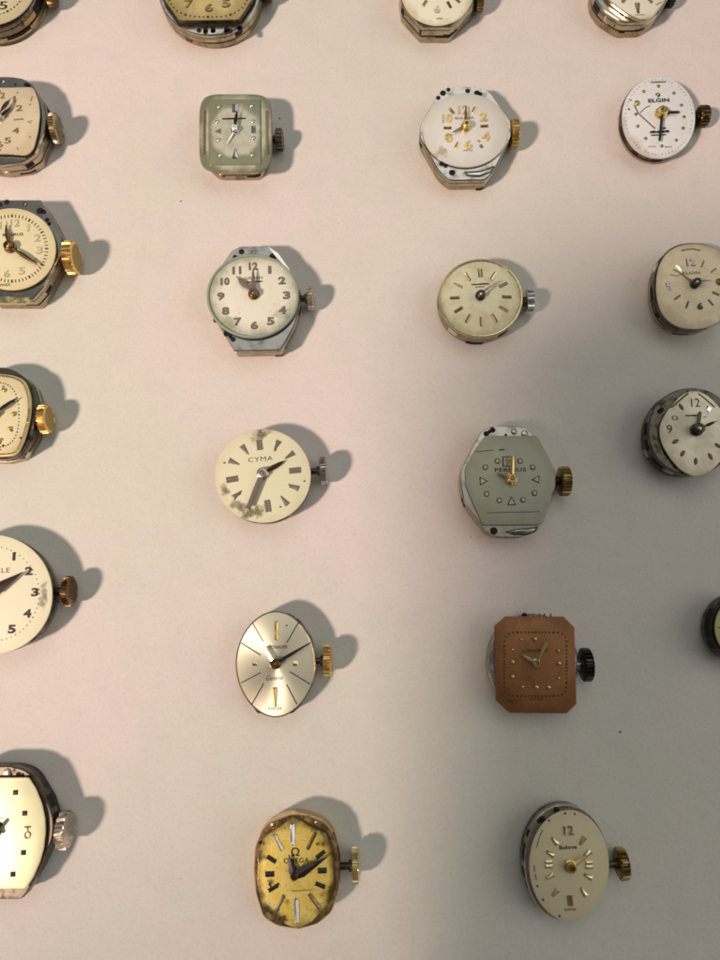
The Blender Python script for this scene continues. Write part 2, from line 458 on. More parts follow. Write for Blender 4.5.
# --- green cushion dial with a raised panel ------------------------------------------------
def green_square():
    w = Watch('small square movement with a pale green verdigris dial, stepped centre panel and silver dots', (180, 80, 5.143), (285, 268), .43, 2)
    out = w.ell(285, 269, 188, 201, 5.2)
    std_dial(w, out, 'verdigris_dial', S(196, 198, 176), S(104, 110, 80), edge_amt=.8, edge_from=.84, speck=.45, lit=False, rough=.45, mottle=S(164, 166, 142), mottle_amt=.6, bev=.03, metallic=.25)
    P = w.pts([(152, 104), (412, 104), (416, 434), (152, 436)], 10)
    bm = bmesh.new(); loft(bm, P, [(-.035, w.zd-.01), (-.012, w.zd+.004), (0, w.zd+.022), (.008, w.zd+.025)])
    link('dial_panel', bm, dial_mat('verdigris_panel', S(200, 202, 182), S(112, 118, 88), .43, .54, .75, .84, .35, .42, .25, S(170, 170, 148), .6, lit=False), w.dial)
    w.zd += .024
    for x in (122, 446): w.bar(x, 268, 250, 9, 'tan', 90, flat=True, name='panel_groove')
    w.bar(285, 147, 50, 32, 'bright', -92, w2=32, h=.03); w.bar(285, 380, 58, 36, 'bright', -91, w2=5, h=.03)
    for x, y in ((200, 140), (368, 135), (375, 215), (378, 300), (372, 388), (207, 388), (198, 310), (191, 218)): w.dot(x, y, 11, 'bright', .8)
    w.bar(378, 256, 44, 22, 'bright', 90, h=.03); w.bar(194, 266, 34, 34, 'silver', 0, w2=3, h=.02)
    w.worn_line(279, 199, 124, 9, 'brown', 11)
    w.hand('hour_hand', (238, 328), 13, 'bright', 'taper', .03)
    w.hand('minute_hand', (294, 158), 20, 'gunmetal', 'leaf', .05)
    w.pinion(22, 'bright', h=.08); w.zd -= .024
    o2 = w.pts([(160, 120), (420, 120), (455, 270), (440, 400), (395, 452), (185, 452), (130, 400), (118, 270)], 25, w.zd-.045)
    w.make_plate(o2, M['silver'], M['steel'], .0, low=.0)
    w.side_slot(-88, .26, .10, .15, w_mat('hole')); w.side_slot(-110, .06, .10, .15, M['darksteel'])
    w.crown(492, 530, 308, 56, 'darksteel', 'gunmetal', 18, .10)
def w_mat(n): return M[n]

# --- silver dial with gold numerals -------------------------------------------------------
def silver_gilt():
    w = Watch('octagonal steel movement with a silver dial, gold numerals and a brown stain', (400, 70, 5.143), (338, 297), .42, 2)
    out = w.ell(338, 309, 221, 190)
    st = w.p(222, 420); s2 = w.p(180, 440)
    std_dial(w, out, 'silver_dial', S(224, 216, 200), S(200, 184, 152), edge_amt=.45, edge_from=.6, speck=.1, rough=.34, metallic=.25, mottle=S(228, 220, 204), mottle_amt=.3,
             stains=[(st.x, st.y, .09, S(150, 112, 84), .6), (s2.x, s2.y, .06, S(140, 110, 80), .5)])
    zp = w.zd-.045
    w.make_plate(w.pts([(205, 108), (250, 84), (420, 84), (470, 122), (572, 270), (572, 345), (480, 520), (440, 565), (255, 568), (200, 520), (100, 345), (104, 280)], 18, zp), M['steel'], M['nickel'], .02)
    for x, y, r in ((197, 143, 12), (221, 119, 16), (249, 101, 11), (348, 108, 13), (396, 119, 16), (412, 124, 12), (268, 528, 17), (215, 482, 14), (235, 494, 11)): w.hole(x, y, r)
    w.patch([(325, 524), (420, 516), (482, 492), (492, 500), (470, 528), (410, 552), (345, 548)], M['darksteel'], 'cutaway', w.plate, zp, r=8)
    w.patch([(345, 530), (420, 524), (474, 503), (462, 522), (410, 542), (352, 540)], M['bright'], 'spring', w.plate, zp+.004, r=8)
    w.side_slot(-75, .16, .03, .10); w.side_slot(-150, .1, .2, .28)
    for t, x, y, ww in (('10', 241, 250, 44), ('8', 249, 350, 34), ('2', 428, 243, 34), ('4', 441, 343, 36), ('12', 322, 206, 46), ('6', 350, 386, 34)):
        w.num(t, x, y, ww*1.12, 47, 'gold', .016, .05)
    for x, y in ((244, 299), (433, 290), (292, 390), (380, 208), (265, 212)): w.bar(x, y, 40, 15, 'gold', h=.022)
    w.bar(418, 393, 20, 14, 'greyp'); w.dot(405, 368, 8, 'palegold')
    w.text('BULOVA', 332, 247, 98, 14, 'greyp', bold=.03); w.text('SWISS', 350, 414, 48, 10, 'greyp', bold=.01)
    w.hand('hour_hand', (270, 320), 20, 'palegold', 'taper'); w.hand('minute_hand', (338, 182), 20, 'gold', 'taper', .05)
    w.pinion(26, 'gold', 'bronze', .1)
    w.crown(566, 604, 330, 75, 'gold', 'gunmetal', 24)

# --- white oval with gold dots ------------------------------------------------------------
def white_oval():
    w = Watch('white oval movement with a scratched dial, gold dots and black hands, at top right', (600, 60, 6), (364, 325), .30, 3)
    out = w.ell(353, 345, 220, 245, 2.05)
    std_dial(w, out, 'white_dial', S(230, 226, 216), S(160, 130, 100), edge_amt=.5, edge_from=.85, speck=.22, rough=.4, mottle=S(220, 212, 204), mottle_amt=.3)
    w.make_plate(w.ell(347, 345, 222, 245, 2, z=w.zd-.045), M['darksteel'], M['steel'], .02, z1=.13)
    for a, ww in ((200, .3), (232, .12), (262, .2), (150, .14)): w.side_slot(a, ww, .14, .22)
    for x, y in ((350, 158), (443, 200), (488, 272), (503, 342), (498, 410), (457, 482), (370, 517), (273, 472), (226, 398), (215, 327), (262, 190)): w.dot(x, y, 10, 'brass', .6)
    w.dot(222, 260, 14, 'gold', .6, 'palegold')
    w.track(353, 343, 200, 225, 60, 5, 'tan', every=5, big=0)
    w.text('9', 348, 213, 30, 34, 'black', 'emblem', bold=.03); w.text('ELGIN', 352, 243, 128, 26, 'black', bold=.10)
    w.worn_line(385, 408, 24, 18, 'greyp', 2); w.worn_line(358, 431, 122, 17, 'greyp', 3); w.worn_line(352, 450, 96, 10, 'greyp', 4); w.worn_line(350, 133, 96, 9, 'tan', 5)
    w.text('SWISS', 312, 520, 46, 11, 'greyp'); w.text('MADE', 410, 522, 42, 11, 'greyp')
    w.line([(205, 270), (228, 318), (262, 350), (330, 412)], 8, 'greyp', 'scratch'); w.line([(240, 318), (275, 285), (300, 275)], 6, 'greyp', 'scratch')
    w.line([(175, 235), (190, 244)], 8, 'greyp', 'scratch'); w.line([(168, 290), (180, 300)], 8, 'brown', 'scratch')
    w.bar(437, 313, 80, 17, 'black', 0, h=.02, dx=0) if False else None
    w.hand('hour_hand', (475, 312), 20, 'black', 'baton', .03, .25); w.hand('minute_hand', (357, 486), 17, 'black', 'baton', .05, .2)
    w.pinion(38, 'gold', 'brass', .085)
    w.crown(586, 644, 338, 62, 'bronze', 'gunmetal', 16, .12, cap=.2)

# --- half hidden cushion at the left ------------------------------------------------------
def cream_cushion():
    w = Watch('cream cushion dial with worn beige numerals and a pale silver crown, at left edge', (0, 60, 6), (2, 350), .46, 3)
    P = [(198, 160), (232, 250), (240, 330), (228, 430), (200, 535), (160, 572)]
    m = [(4-x, y+6) for x, y in P[::-1]]
    out = w.pts(P+[(60, 562), (-60, 562)]+m+[(-60, 164), (60, 164)], 30)
    std_dial(w, out, 'cream_cushion_dial', S(226, 206, 168), S(190, 160, 112), edge_amt=.4, edge_from=.7, speck=.12, rough=.36, metallic=.25)
    zp = w.zd-.06
    w.make_plate(w.pts([(60, 98), (135, 108), (196, 140), (262, 250), (280, 340), (270, 430), (215, 560), (140, 610), (0, 628), (-140, 610), (-215, 560), (-280, 400), (-262, 250), (-196, 140), (-130, 108), (-60, 98)], 20, zp), M['blue'], M['steel'], .0, ztop=zp, low=.0)
    for x, y, r in ((158, 150, 17), (172, 156, 14), (92, 148, 8)): w.hole(x, y, r)
    w.hole(18, 130, 12, M['bright'], M['darksteel'])
    w.side_slot(-60, .16, .2, .3); w.side_slot(-14, .2, .22, .36); w.side_slot(-75, .3, .06, .10); w.side_slot(20, .3, .1, .3)
    for t, x, y, ww in (('2', 115, 290, 40), ('4', 95, 425, 38), ('5', 46, 484, 38), ('1', 86, 235, 12), ('12', 5, 215, 48), ('6', 0, 508, 34), ('8', -90, 420, 34), ('10', -112, 288, 48)): w.num(t, x, y, ww, 38, 'tan', .008, .0, rot=0)
    w.bar(112, 357, 56, 9, 'tan', 2); w.bar(190, 232, 36, 6, 'tan', 75, flat=True); w.line([(166, 368), (188, 380)], 6, 'tan', 'scratch')
    w.track(2, 365, 185, 175, 12, 5, 'tan', 3.5, 16, 1)
    w.hand('minute_hand', (66, 228), 30, 'gunmetal', 'lance', .06, .25); w.hand('hour_hand', (66, 284), 24, 'gunmetal', 'leaf', .03, .3)
    w.pinion(28, 'silver', 'gunmetal')
    w.crown(318, 356, 412, 88, 'nickel', 'gunmetal', 30, .07)

# --- elongated hexagonal movement with a round cream dial ---------------------------------
def cream_minute_track():
    w = Watch('hexagonal movement with round cream dial, dashed minute track, bronze hands and gold crown', (0, 180, 6), (66, 408), .47, 3)
    out = w.ell(70, 414, 265, 246)
    std_dial(w, out, 'cream_round_dial', S(226, 212, 164), S(200, 172, 112), edge_amt=.4, edge_from=.6, speck=.1, rough=.5, mottle=S(232, 220, 180), mottle_amt=.4)
    zp = w.zd-.06
    w.make_plate(w.pts([(-105, 118), (245, 118), (300, 210), (372, 360), (372, 430), (262, 640), (195, 715), (-60, 715), (-130, 640), (-235, 430), (-235, 360), (-165, 210)], 12, zp), M['blue'], M['nickel'], .01, ztop=zp, low=.0)
    for x, y, r in ((40, 132, 17), (2, 150, 14), (240, 186, 22), (262, 192, 16), (283, 240, 14), (296, 262, 12)): w.hole(x, y, r)
    w.hole(150, 147, 12, M['steel'], M['darksteel'])
    A = [(-60, 700), (180, 704), (160, 738), (-60, 736)]; bm = bmesh.new(); P = [w.p(x, y, zp) for x, y in A]
    vs = [bm.verts.new((*v, zp-h)) for v, h in zip(P, (-.012, -.002, .016, .006))]; lo_ = [bm.verts.new((*v, zp-.06)) for v in P]
    bm.faces.new(vs); bm.faces.new(lo_[::-1])
    for i in range(4): bm.faces.new((vs[i], vs[(i+1) % 4], lo_[(i+1) % 4], lo_[i]))
    link('polished_bevel', bm, M['palegold'], w.plate)
    w.side_slot(5, .22, .2, .38); w.side_slot(-40, .16, .2, .28); w.side_slot(-62, .5, .15, .18)
    s = [(90, 258, '12', 50), (170, 286, '1', 12), (225, 347, '2', 34), (238, 421, '3', 34), (205, 490, '4', 34), (132, 545, '5', 34), (42, 562, '6', 34), (22, 272, '11', 40), (-45, 545, '7', 30), (-95, 490, '8', 34), (-110, 421, '9', 34), (-85, 345, '10', 46)]
    for x, y, t, ww in s: w.num(t, x, y, ww, 42, 'lume', .004, .0, under='greyp')
    w.track(72, 412, 208, 196, 60, 5, 'brown', 2, 20, 5, 1.9)
    w.text('BENRUS', 78, 328, 124, 19, 'brown', bold=.04); w.text('SWISS', 20, 630, 84, 16, 'brown', bold=.02)
    w.hand('minute_hand', (238, 518), 28, 'bronze', 'leaf', .05, .12); w.hand('hour_hand', (34, 268), 30, 'bronze', 'leaf', .03, .12)
    w.pinion(36, 'bronze', 'rose', .09)
    w.crown(398, 462, 468, 103, 'gold', 'darksteel', 22, .09, cap=.22)

# --- yellowed cushion, gold crown ---------------------------------------------------------
def yellow_cushion():
    w = Watch('yellowed cushion dial with gold pips and a fluted gold crown, at left edge', (0, 350, 6.545), (-28, 425), .47, 3)
    P = [(20, 152), (110, 168), (168, 205), (200, 300), (204, 380), (192, 470), (160, 585), (110, 690), (20, 698)]
    m = [(-56-x, y) for x, y in P[::-1]]
    out = w.pts(P+m, 40)
    std_dial(w, out, 'yellow_cushion_dial', S(238, 222, 174), S(204, 172, 112), edge_amt=.6, edge_from=.6, speck=.25, rough=.36, metallic=.2, bev=.03)
    q = w.pts([(-28+(x+28)*.93, 425+(y-425)*.94) for x, y in P+m], 36); z = w.zd
    bm = bmesh.new(); loft(bm, q, [(-.02, z-.01), (-.012, z+.01), (0, z+.01), (.012, z+.001), (.02, z-.01)], False, False); link('dial_rim', bm, M['palegold'], w.dial)
    zp = w.zd-.07
    w.make_plate(w.pts([(40, 112), (110, 140), (200, 220), (232, 330), (232, 430), (205, 560), (120, 690), (20, 715), (-100, 715), (-180, 690), (-270, 560), (-290, 430), (-290, 330), (-250, 220), (-170, 140), (-80, 112)], 30, zp), M['darksteel'], M['nickel'], .0, ztop=zp, low=.0)
    w.side_slot(-50, .1, .1, .2, M['steel']); w.side_slot(-8, .3, .2, .36)
    for x, y, r in ((30, 265, 15), (98, 335, 16), (92, 420, 17), (68, 515, 15), (5, 590, 14), (-28, 620, 14), (-28, 235, 15), (-86, 265, 15), (-150, 340, 15), (-148, 425, 15)): w.dot(x, y, r, 'gold', .9)
    for x, y in ((70, 522), (0, 600), (20, 250)): w.bar(x, y, 34, 12, 'brass')
    w.dot(135, 575, 7, 'brown', .2); w.dot(20, 626, 8, 'brown', .2)
    w.track(-28, 425, 152, 212, 60, 7, 'brown', 2.6, 9, 5, 1.4)
    w.text('SWISS', -20, 655, 60, 12, 'brown')
    w.hand('minute_hand', (112, 312), 26, 'gunmetal', 'leaf', .05, .1); w.hand('hour_hand', (-90, 370), 26, 'gunmetal', 'leaf', .03, .1)
    w.pinion(32, 'brass', 'gold')
    w.crown(268, 325, 452, 99, 'gold', 'gunmetal', 24, .10, cap=.15)

# --- big round with bold numerals ---------------------------------------------------------
def bold_round():
    w = Watch('large round cream dial with bold brown numerals and a broad dark hand', (0, 510, 5.54), (-45, 462), .43, 2)
    out = w.ell(-45, 467, 335, 331)
    std_dial(w, out, 'ivory_dial', S(242, 230, 192), S(220, 198, 144), edge_amt=.3, edge_from=.7, speck=.03, rough=.5, stains=[(*w.p(x, y), rr, S(140, 138, 112), .85) for x, y, rr in ((245, 415, .045), (243, 450, .06), (238, 490, .07), (230, 525, .06), (250, 470, .05))])
    zp = w.zd-.045
    w.make_plate(w.ell(-45, 467, 330, 328, z=zp), M['darksteel'], M['steel'], .02)
    w.side_slot(-52, .12, .2, .34); w.side_slot(-66, .2, .08, .14)
    for t, x, y, ww in (('1', 78, 257, 17), ('2', 160, 338, 44), ('3', 194, 455, 42), ('4', 152, 573, 44), ('5', 66, 660, 44), ('6', -45, 700, 42), ('12', -45, 222, 70), ('11', -160, 257, 44), ('10', -245, 338, 70), ('9', -278, 455, 42), ('8', -240, 573, 44), ('7', -150, 660, 44)):
        w.text(t, x, y, ww, 47, 'brown', 'numeral', bold=.10)
    w.track(-45, 464, 262, 262, 60, 5, 'tan', 2, 7, 5, 1.5)
    w.text('BELLE', -10, 335, 132, 26, 'greyp', bold=.0)
    w.hand('minute_hand', (126, 344), 62, 'brown', 'dauphine', .05, .1, ridge=.02); w.hand('hour_hand', (-150, 420), 60, 'brown', 'dauphine', .03, .1)
    w.pinion(36, 'brown', 'bronze')
    w.crown(362, 402, 450, 85, 'bronze', 'gunmetal', 30, .10, cap=.2, stem_r=.075)

# --- glossy tonneau -----------------------------------------------------------------------
def glossy_tonneau():
    w = Watch('glossy pale gold barrel shaped dial with dark square markers and a knobbly silver crown', (0, 740, 5.33), (-22, 485), .47, 3)
    P = [(152, 200), (190, 260), (222, 340), (240, 420), (243, 490), (234, 570), (212, 650), (178, 730), (138, 795)]
    m = [(-36-x, y) for x, y in P[::-1]]
    out = w.pts(P+m, 16)
    std_dial(w, out, 'pale_gold_dial', S(250, 236, 186), S(230, 208, 150), edge_amt=.25, edge_from=.7, speck=.03, rough=.40, metallic=.5)
    zp = w.zd-.06
    w.make_plate(w.pts([(60, 140), (130, 158), (175, 195), (250, 320), (285, 430), (280, 520), (215, 680), (150, 800), (118, 850), (-150, 850), (-190, 800), (-300, 520), (-300, 430), (-220, 195), (-170, 158), (-100, 140)], 24, zp), M['darksteel'], M['gunmetal'], .02, ztop=zp)
    w.hole(40, 172, 17, M['bright'], M['darksteel']); w.hole(98, 184, 14); w.hole(120, 186, 10); w.hole(60, 182, 8)
    w.side_slot(2, .3, .2, .36); w.side_slot(25, .2, .2, .36)
    for x, y in ((83, 280), (132, 390), (125, 600), (69, 715), (-119, 280), (-168, 390), (-161, 600), (-105, 715)): w.bar(x, y, 26, 25, 'gunmetal', 0, h=.012)
    q = w.p(147, 506); R = 17*w.cm; bm = bmesh.new()
    loft(bm, [(q.x+R*math.cos(2*PI*i/24), q.y+R*1.1*math.sin(2*PI*i/24)) for i in range(24)], [(0, w.zd-.01), (0, w.zd+.01), (.012, w.zd+.012), (.018, w.zd-.01)], False, False); link('numeral', bm, M['tan'], w.dial)
    w.bar(148, 463, 34, 8, 'tan', 0, h=.01); w.bar(148, 474, 8, 16, 'tan', 0, h=.01); w.line([(-20, 415), (18, 414)], 5, 'tan', 'lettering')
    w.hand('minute_hand', (10, 440), 24, 'black', 'baton', .05, .5); w.hand('hour_hand', (6, 500), 26, 'black', 'baton', .03, .5)
    w.pinion(24, 'gunmetal', 'steel')
    w.crown(318, 372, 480, 97, 'silver', 'gunmetal', 14, .13, cap=.22)

# --- round lume numerals ------------------------------------------------------------------
def grey_numeral_round():
    w = Watch('steel movement with round cream dial, grey numerals, grey hands and a greenish rim', (190, 230, 4.5), (288, 292), .43, 3)
    out = w.ell(283, 299, 208, 189)
    q1 = w.p(400, 370); q2 = w.p(190, 410)
    std_dial(w, out, 'greening_dial', S(230, 222, 196), S(116, 120, 92), edge_amt=.9, edge_from=.62, speck=.12, rough=.5, mottle=S(236, 226, 200), mottle_amt=.4,
             stains=[(q1.x, q1.y, .12, S(128, 132, 96), .5), (q2.x, q2.y, .12, S(120, 122, 92), .5)])
    z = w.zd; o2 = w.ell(283, 299, 207, 188)
    bm = bmesh.new(); loft(bm, o2, [(-.004, z-.02), (-.004, z+.015), (.01, z+.03), (.03, z+.026), (.045, z-.005)], False, False)
    link('dial_rim', bm, dial_mat('green_rim', S(196, 200, 176), S(120, 126, 98), .5, .5, .5, .6, .4, .4, .3), w.dial)
    zp = w.zd-.05
    w.make_plate(w.pts([(226, 72), (346, 70), (398, 100), (452, 178), (494, 270), (494, 345), (470, 430), (408, 540), (200, 545), (160, 478), (86, 360), (80, 280), (140, 160), (186, 92)], 10, zp), M['blue'], M['nickel'], .015, ztop=zp)
    w.patch([(349, 74), (396, 104), (452, 184), (440, 178), (392, 128), (372, 104)], M['bright'], 'polished_bevel', w.plate, zp, .006)
    for x, y, r in ((232, 98, 13), (203, 122, 11), (370, 117, 13), (384, 122, 9), (116, 405, 12), (165, 465, 15), (194, 492, 12), (182, 480, 10)): w.hole(x, y, r)
    w.hole(286, 104, 7, M['gold'], M['nickel'])
    w.side_slot(-70, .18, .03, .07); w.side_slot(-25, .16, .2, .3); w.side_slot(2, .14, .2, .35)
    for i in range(1, 13):
        a = math.radians(90-30*i+1); x = 287+148*math.cos(a); y = 296-133*math.sin(a); t = str(i)
        w.num(t, x, y, 36 if i > 9 else (13 if i == 1 else 30), 34, 'lilac', .004, .07, under='brown')
    w.text('GRUEN', 285, 216, 84, 13, 'tan', bold=.03); w.worn_line(290, 233, 78, 7, 'tan', 8)
    w.hand('minute_hand', (284, 178), 27, 'lilac', 'taper', .05, .12); w.hand('hour_hand', (207, 206), 30, 'lilac', 'lance', .03, .12)
    w.pinion(25, 'bronze', 'lilac', .085)
    w.crown(527, 556, 307, 56, 'silver', 'gunmetal', 24, .10)

# --- champagne round with baton markers ---------------------------------------------------
def champagne_round():
    w = Watch('round movement with mottled champagne dial, raised baton markers and a fluted steel crown', (420, 240, 5.143), (310, 288), .38, 3)
    out = w.ell(312, 300, 216, 201)
    std_dial(w, out, 'champagne_dial', S(222, 212, 172), S(150, 132, 90), edge_amt=.55, edge_from=.74, speck=.25, rough=.38, metallic=.3, mottle=S(194, 180, 136), mottle_amt=.6)
    z = w.zd; bm = bmesh.new(); loft(bm, out, [(-.004, z-.04), (-.004, z+.006), (.01, z+.022), (.03, z+.018), (.05, z-.006)], False, False); link('dial_rim', bm, M['palegold'], w.dial)
    zp = w.zd-.045
    w.make_plate(w.ell(309, 306, 216, 203, z=zp), M['nickel'], M['brass'], .02, ztop=zp)
    w.side_slot(226, .18, .16, .3, M['bright'], 'polished_bevel'); w.side_slot(262, .3, .02, .14); w.side_slot(178, .3, .2, .3, M['darksteel']); w.side_slot(300, .2, .2, .3)
    for i in range(1, 13):
        a = math.radians(90-30*i+1); x = 312+134*math.cos(a); y = 295-125*math.sin(a)
        if i == 12: w.bar(x-7, y, 46, 10, 'palegold', 90); w.bar(x+7, y, 46, 10, 'palegold', 90)
        else: w.bar(x, y, 50, 14, 'brass' if i in (4, 5, 7, 8) else 'palegold', h=.024)
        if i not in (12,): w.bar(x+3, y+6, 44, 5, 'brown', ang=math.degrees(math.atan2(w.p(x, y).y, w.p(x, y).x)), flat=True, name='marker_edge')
    w.worn_line(310, 227, 95, 9, 'tan', 6); w.worn_line(308, 241, 50, 5, 'tan', 7)
    w.hand('minute_hand', (410, 209), 17, 'silver', 'taper', .05, .12); w.hand('hour_hand', (372, 240), 24, 'steel', 'taper', .03, .12)
    w.pinion(26, 'gunmetal', 'silver', .085)
    w.crown(540, 580, 315, 62, 'bright', 'gunmetal', 11, .12, cap=.12)

# --- scratched beige dial cut by the right edge -------------------------------------------
def beige_right():
    w = Watch('scratched beige dial with mixed numerals and bars, right of the champagne round dial', (620, 220, 6.86), (510, 442), .42, 3)
    out = w.ell(506, 455, 256, 292, 2.35)
    std_dial(w, out, 'beige_dial', S(228, 216, 184), S(170, 150, 112), lit=False, edge_amt=.5, edge_from=.75, speck=.2, rough=.42, metallic=.15, mottle=S(196, 182, 146), mottle_amt=.4)
    zp = w.zd-.045
    w.make_plate(w.ell(498, 450, 262, 296, 2.3, z=zp), M['darksteel'], M['steel'], .015, ztop=zp)
    w.side_slot(182, .26, .2, .3); w.side_slot(215, .1, .18, .3); w.side_slot(142, .12, .2, .34, M['bright'], 'polished_bevel'); w.side_slot(128, .06, .2, .34); w.side_slot(255, .3, .06, .1)
    w.line([(420, 212), (450, 203), (505, 200), (552, 210)], 10, 'greyp', 'scratch')
    w.num('12', 486, 291, 56, 50, 'bright', .014, .03, under='black'); w.num('9', 340, 452, 42, 58, 'bright', .014, .03, under='gunmetal', rot=15); w.num('6', 549, 592, 34, 46, 'gunmetal', .012, .05, under='black')
    for x, y in ((567, 303), (640, 348), (393, 532), (461, 582), (622, 566), (656, 505), (402, 330)): w.bar(x, y, 52, 12, 'palegold' if y < 400 else 'greyp', h=.02)
    w.dot(682, 425, 26, 'bronze', .2)
    w.text('ELGIN', 488, 364, 118, 22, 'greyp', bold=.04)
    w.line([(365, 340), (410, 362), (460, 405), (492, 430)], 9, 'tan', 'scratch'); w.line([(340, 375), (390, 385), (420, 370)], 6, 'tan', 'scratch')
    w.hand('minute_hand', (630, 420), 30, 'bright', 'leaf', .05, .1); w.hand('hour_hand', (420, 372), 14, 'brass', 'taper', .03, .1)
    w.pinion(34, 'gunmetal', 'silver', .1)
    w.crown(800, 850, 430, 70, 'steel', 'gunmetal', 22)

# --- silver dial with pointed top ---------------------------------------------------------
def pointed_silver():
    w = Watch('thick dark movement with a silvery dial pointed at the top, at right edge', (620, 370, 7.2), (548, 432), .47, 1)
    P = [(538, 138), (440, 180), (345, 285), (290, 380), (282, 450), (302, 540), (370, 650), (440, 725), (540, 772), (640, 740), (725, 660), (790, 545), (806, 450), (795, 380), (735, 285), (640, 185)]
    out = w.pts(P, 46)
    std_dial(w, out, 'silvery_dial', S(250, 242, 216), S(186, 152, 94), lit=False, edge_amt=.5, edge_from=.75, speck=.05, rough=.48, metallic=.35, mottle=S(206, 184, 134), mottle_amt=.4, brushed=True)
    zp = w.zd-.05
    w.make_plate(w.ell(518, 440, 312, 312, 2.1, z=zp), M['darksteel'], M['darksteel'], .02, ztop=zp)
    for a, ww in ((172, .22), (196, .18), (222, .22), (140, .2)): w.side_slot(a, ww, .22, .34)
    w.side_slot(236, .16, .22, .34, M['steel'], 'polished_bevel'); w.side_slot(205, .14, .1, .2, M['steel'], 'polished_bevel')
    for x, y in ((285, 300), (300, 285), (330, 600), (350, 625), (400, 690)): w.hole(x, y, 18)
    w.line([(368, 270), (400, 245), (450, 200), (492, 168)], 11, 'brown', 'printed_line'); w.line([(562, 168), (610, 205), (650, 240), (682, 268)], 9, 'brown', 'printed_line')
    w.line([(520, 160), (540, 148), (556, 160)], 5, 'tan')
    w.text('12', 543, 235, 62, 62, 'brown', 'numeral', bold=.0); w.text('0', 394, 346, 46, 34, 'brown', 'numeral', rot=-10, bold=-.01); w.text('9', 356, 426, 40, 62, 'brown', 'numeral', bold=.01)
    for x, y in ((440, 266), (398, 515), (450, 602), (545, 658), (650, 622), (705, 545)): w.leaf(x, y, 58, 27, 'brown', 'tan')
    w.bar(640, 282, 44, 26, 'bright'); w.bar(634, 274, 26, 22, 'black', flat=True)
    w.worn_line(525, 328, 116, 10, 'brown', 9); w.worn_line(610, 338, 22, 7, 'tan', 10)
    w.hand('minute_hand', (706, 364), 22, 'black', 'lance', .06, .1); w.hand('hour_hand', (577, 300), 30, 'greyp', 'baton', .03, .1)
    w.pinion(46, 'gunmetal', 'silver', .11)
    w.crown(860, 910, 430, 75, 'steel', 'gunmetal', 22)

# --- cream round with serif lettering -----------------------------------------------------
def stained_cream():
    w = Watch('round cream dial with grey wedge markers and black stains along its edge', (200, 410, 4.5), (284, 287), .40, 5)
    out = w.ell(283, 296, 216, 211)
    f = lambda x, y, r, c, a: (*w.p(x, y), r*1.15, c, a)
    std_dial(w, out, 'stained_cream_dial', S(226, 218, 178), S(196, 180, 128), edge_amt=.35, edge_from=.75, speck=.05, rough=.5,
             stains=[f(275, 108, .07, S(54, 42, 32), .9), f(250, 125, .09, S(140, 118, 84), .6), f(308, 92, .06, S(170, 138, 112), .8), f(112, 368, .06, S(60, 52, 32), .8), f(108, 345, .05, S(120, 108, 60), .7), f(150, 420, .07, S(90, 78, 48), .7),
                     f(180, 440, .08, S(96, 78, 52), .85), f(225, 458, .09, S(104, 86, 62), .9), f(265, 455, .09, S(112, 90, 58), .9), f(200, 475, .06, S(70, 58, 40), .7)])
    zp = w.zd-.045
    w.make_plate(w.ell(284, 300, 210, 208, z=zp), M['darksteel'], M['nickel'], .01, ztop=zp)
    w.side_slot(222, .16, .2, .34, M['bright'], 'polished_bevel'); w.side_slot(245, .3, .2, .3); w.side_slot(290, .2, .2, .3)
    R = {12: ('r', 268, 157), 1: ('w', 345, 161), 2: ('w', 402, 206), 3: ('r', 428, 272), 4: ('w', 421, 345), 5: ('w', 379, 407), 6: ('r', 305, 432), 7: ('w', 222, 425), 8: ('w', 168, 380), 9: ('r', 145, 312), 10: ('w', 154, 236), 11: ('w', 203, 180)}
    for i, (kd, x, y) in R.items():
        q = w.p(x, y); a = math.degrees(math.atan2(q.y, q.x))
        if kd == 'r':
            for dx in (-7, 7): w.bar(x, y, 54 if i != 12 else 48, 13, 'lilac', a, dx=dx, h=.014)
        else: w.bar(x, y, 52, 27, 'lilac', a, w2=5, h=.016)
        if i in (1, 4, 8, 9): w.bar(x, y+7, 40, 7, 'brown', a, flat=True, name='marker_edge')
    w.text('CYMA', 272, 221, 110, 21, 'brown', bold=-.02, rot=0)
    w.hand('minute_hand', (219, 438), 25, 'lilac', 'baton', .05, .15); w.hand('hour_hand', (382, 228), 23, 'bronze', 'leaf', .03, .15)
    w.pinion(28, 'silver', 'lilac', .08)
    w.dot(470, 320, 4, 'brown', .2, name='speck'); w.dot(362, 436, 4, 'brown', .2, name='speck'); w.dot(110, 238, 5, 'tan', .2, name='speck')
    w.crown(540, 570, 273, 68, 'steel', 'gunmetal', 30, .10)

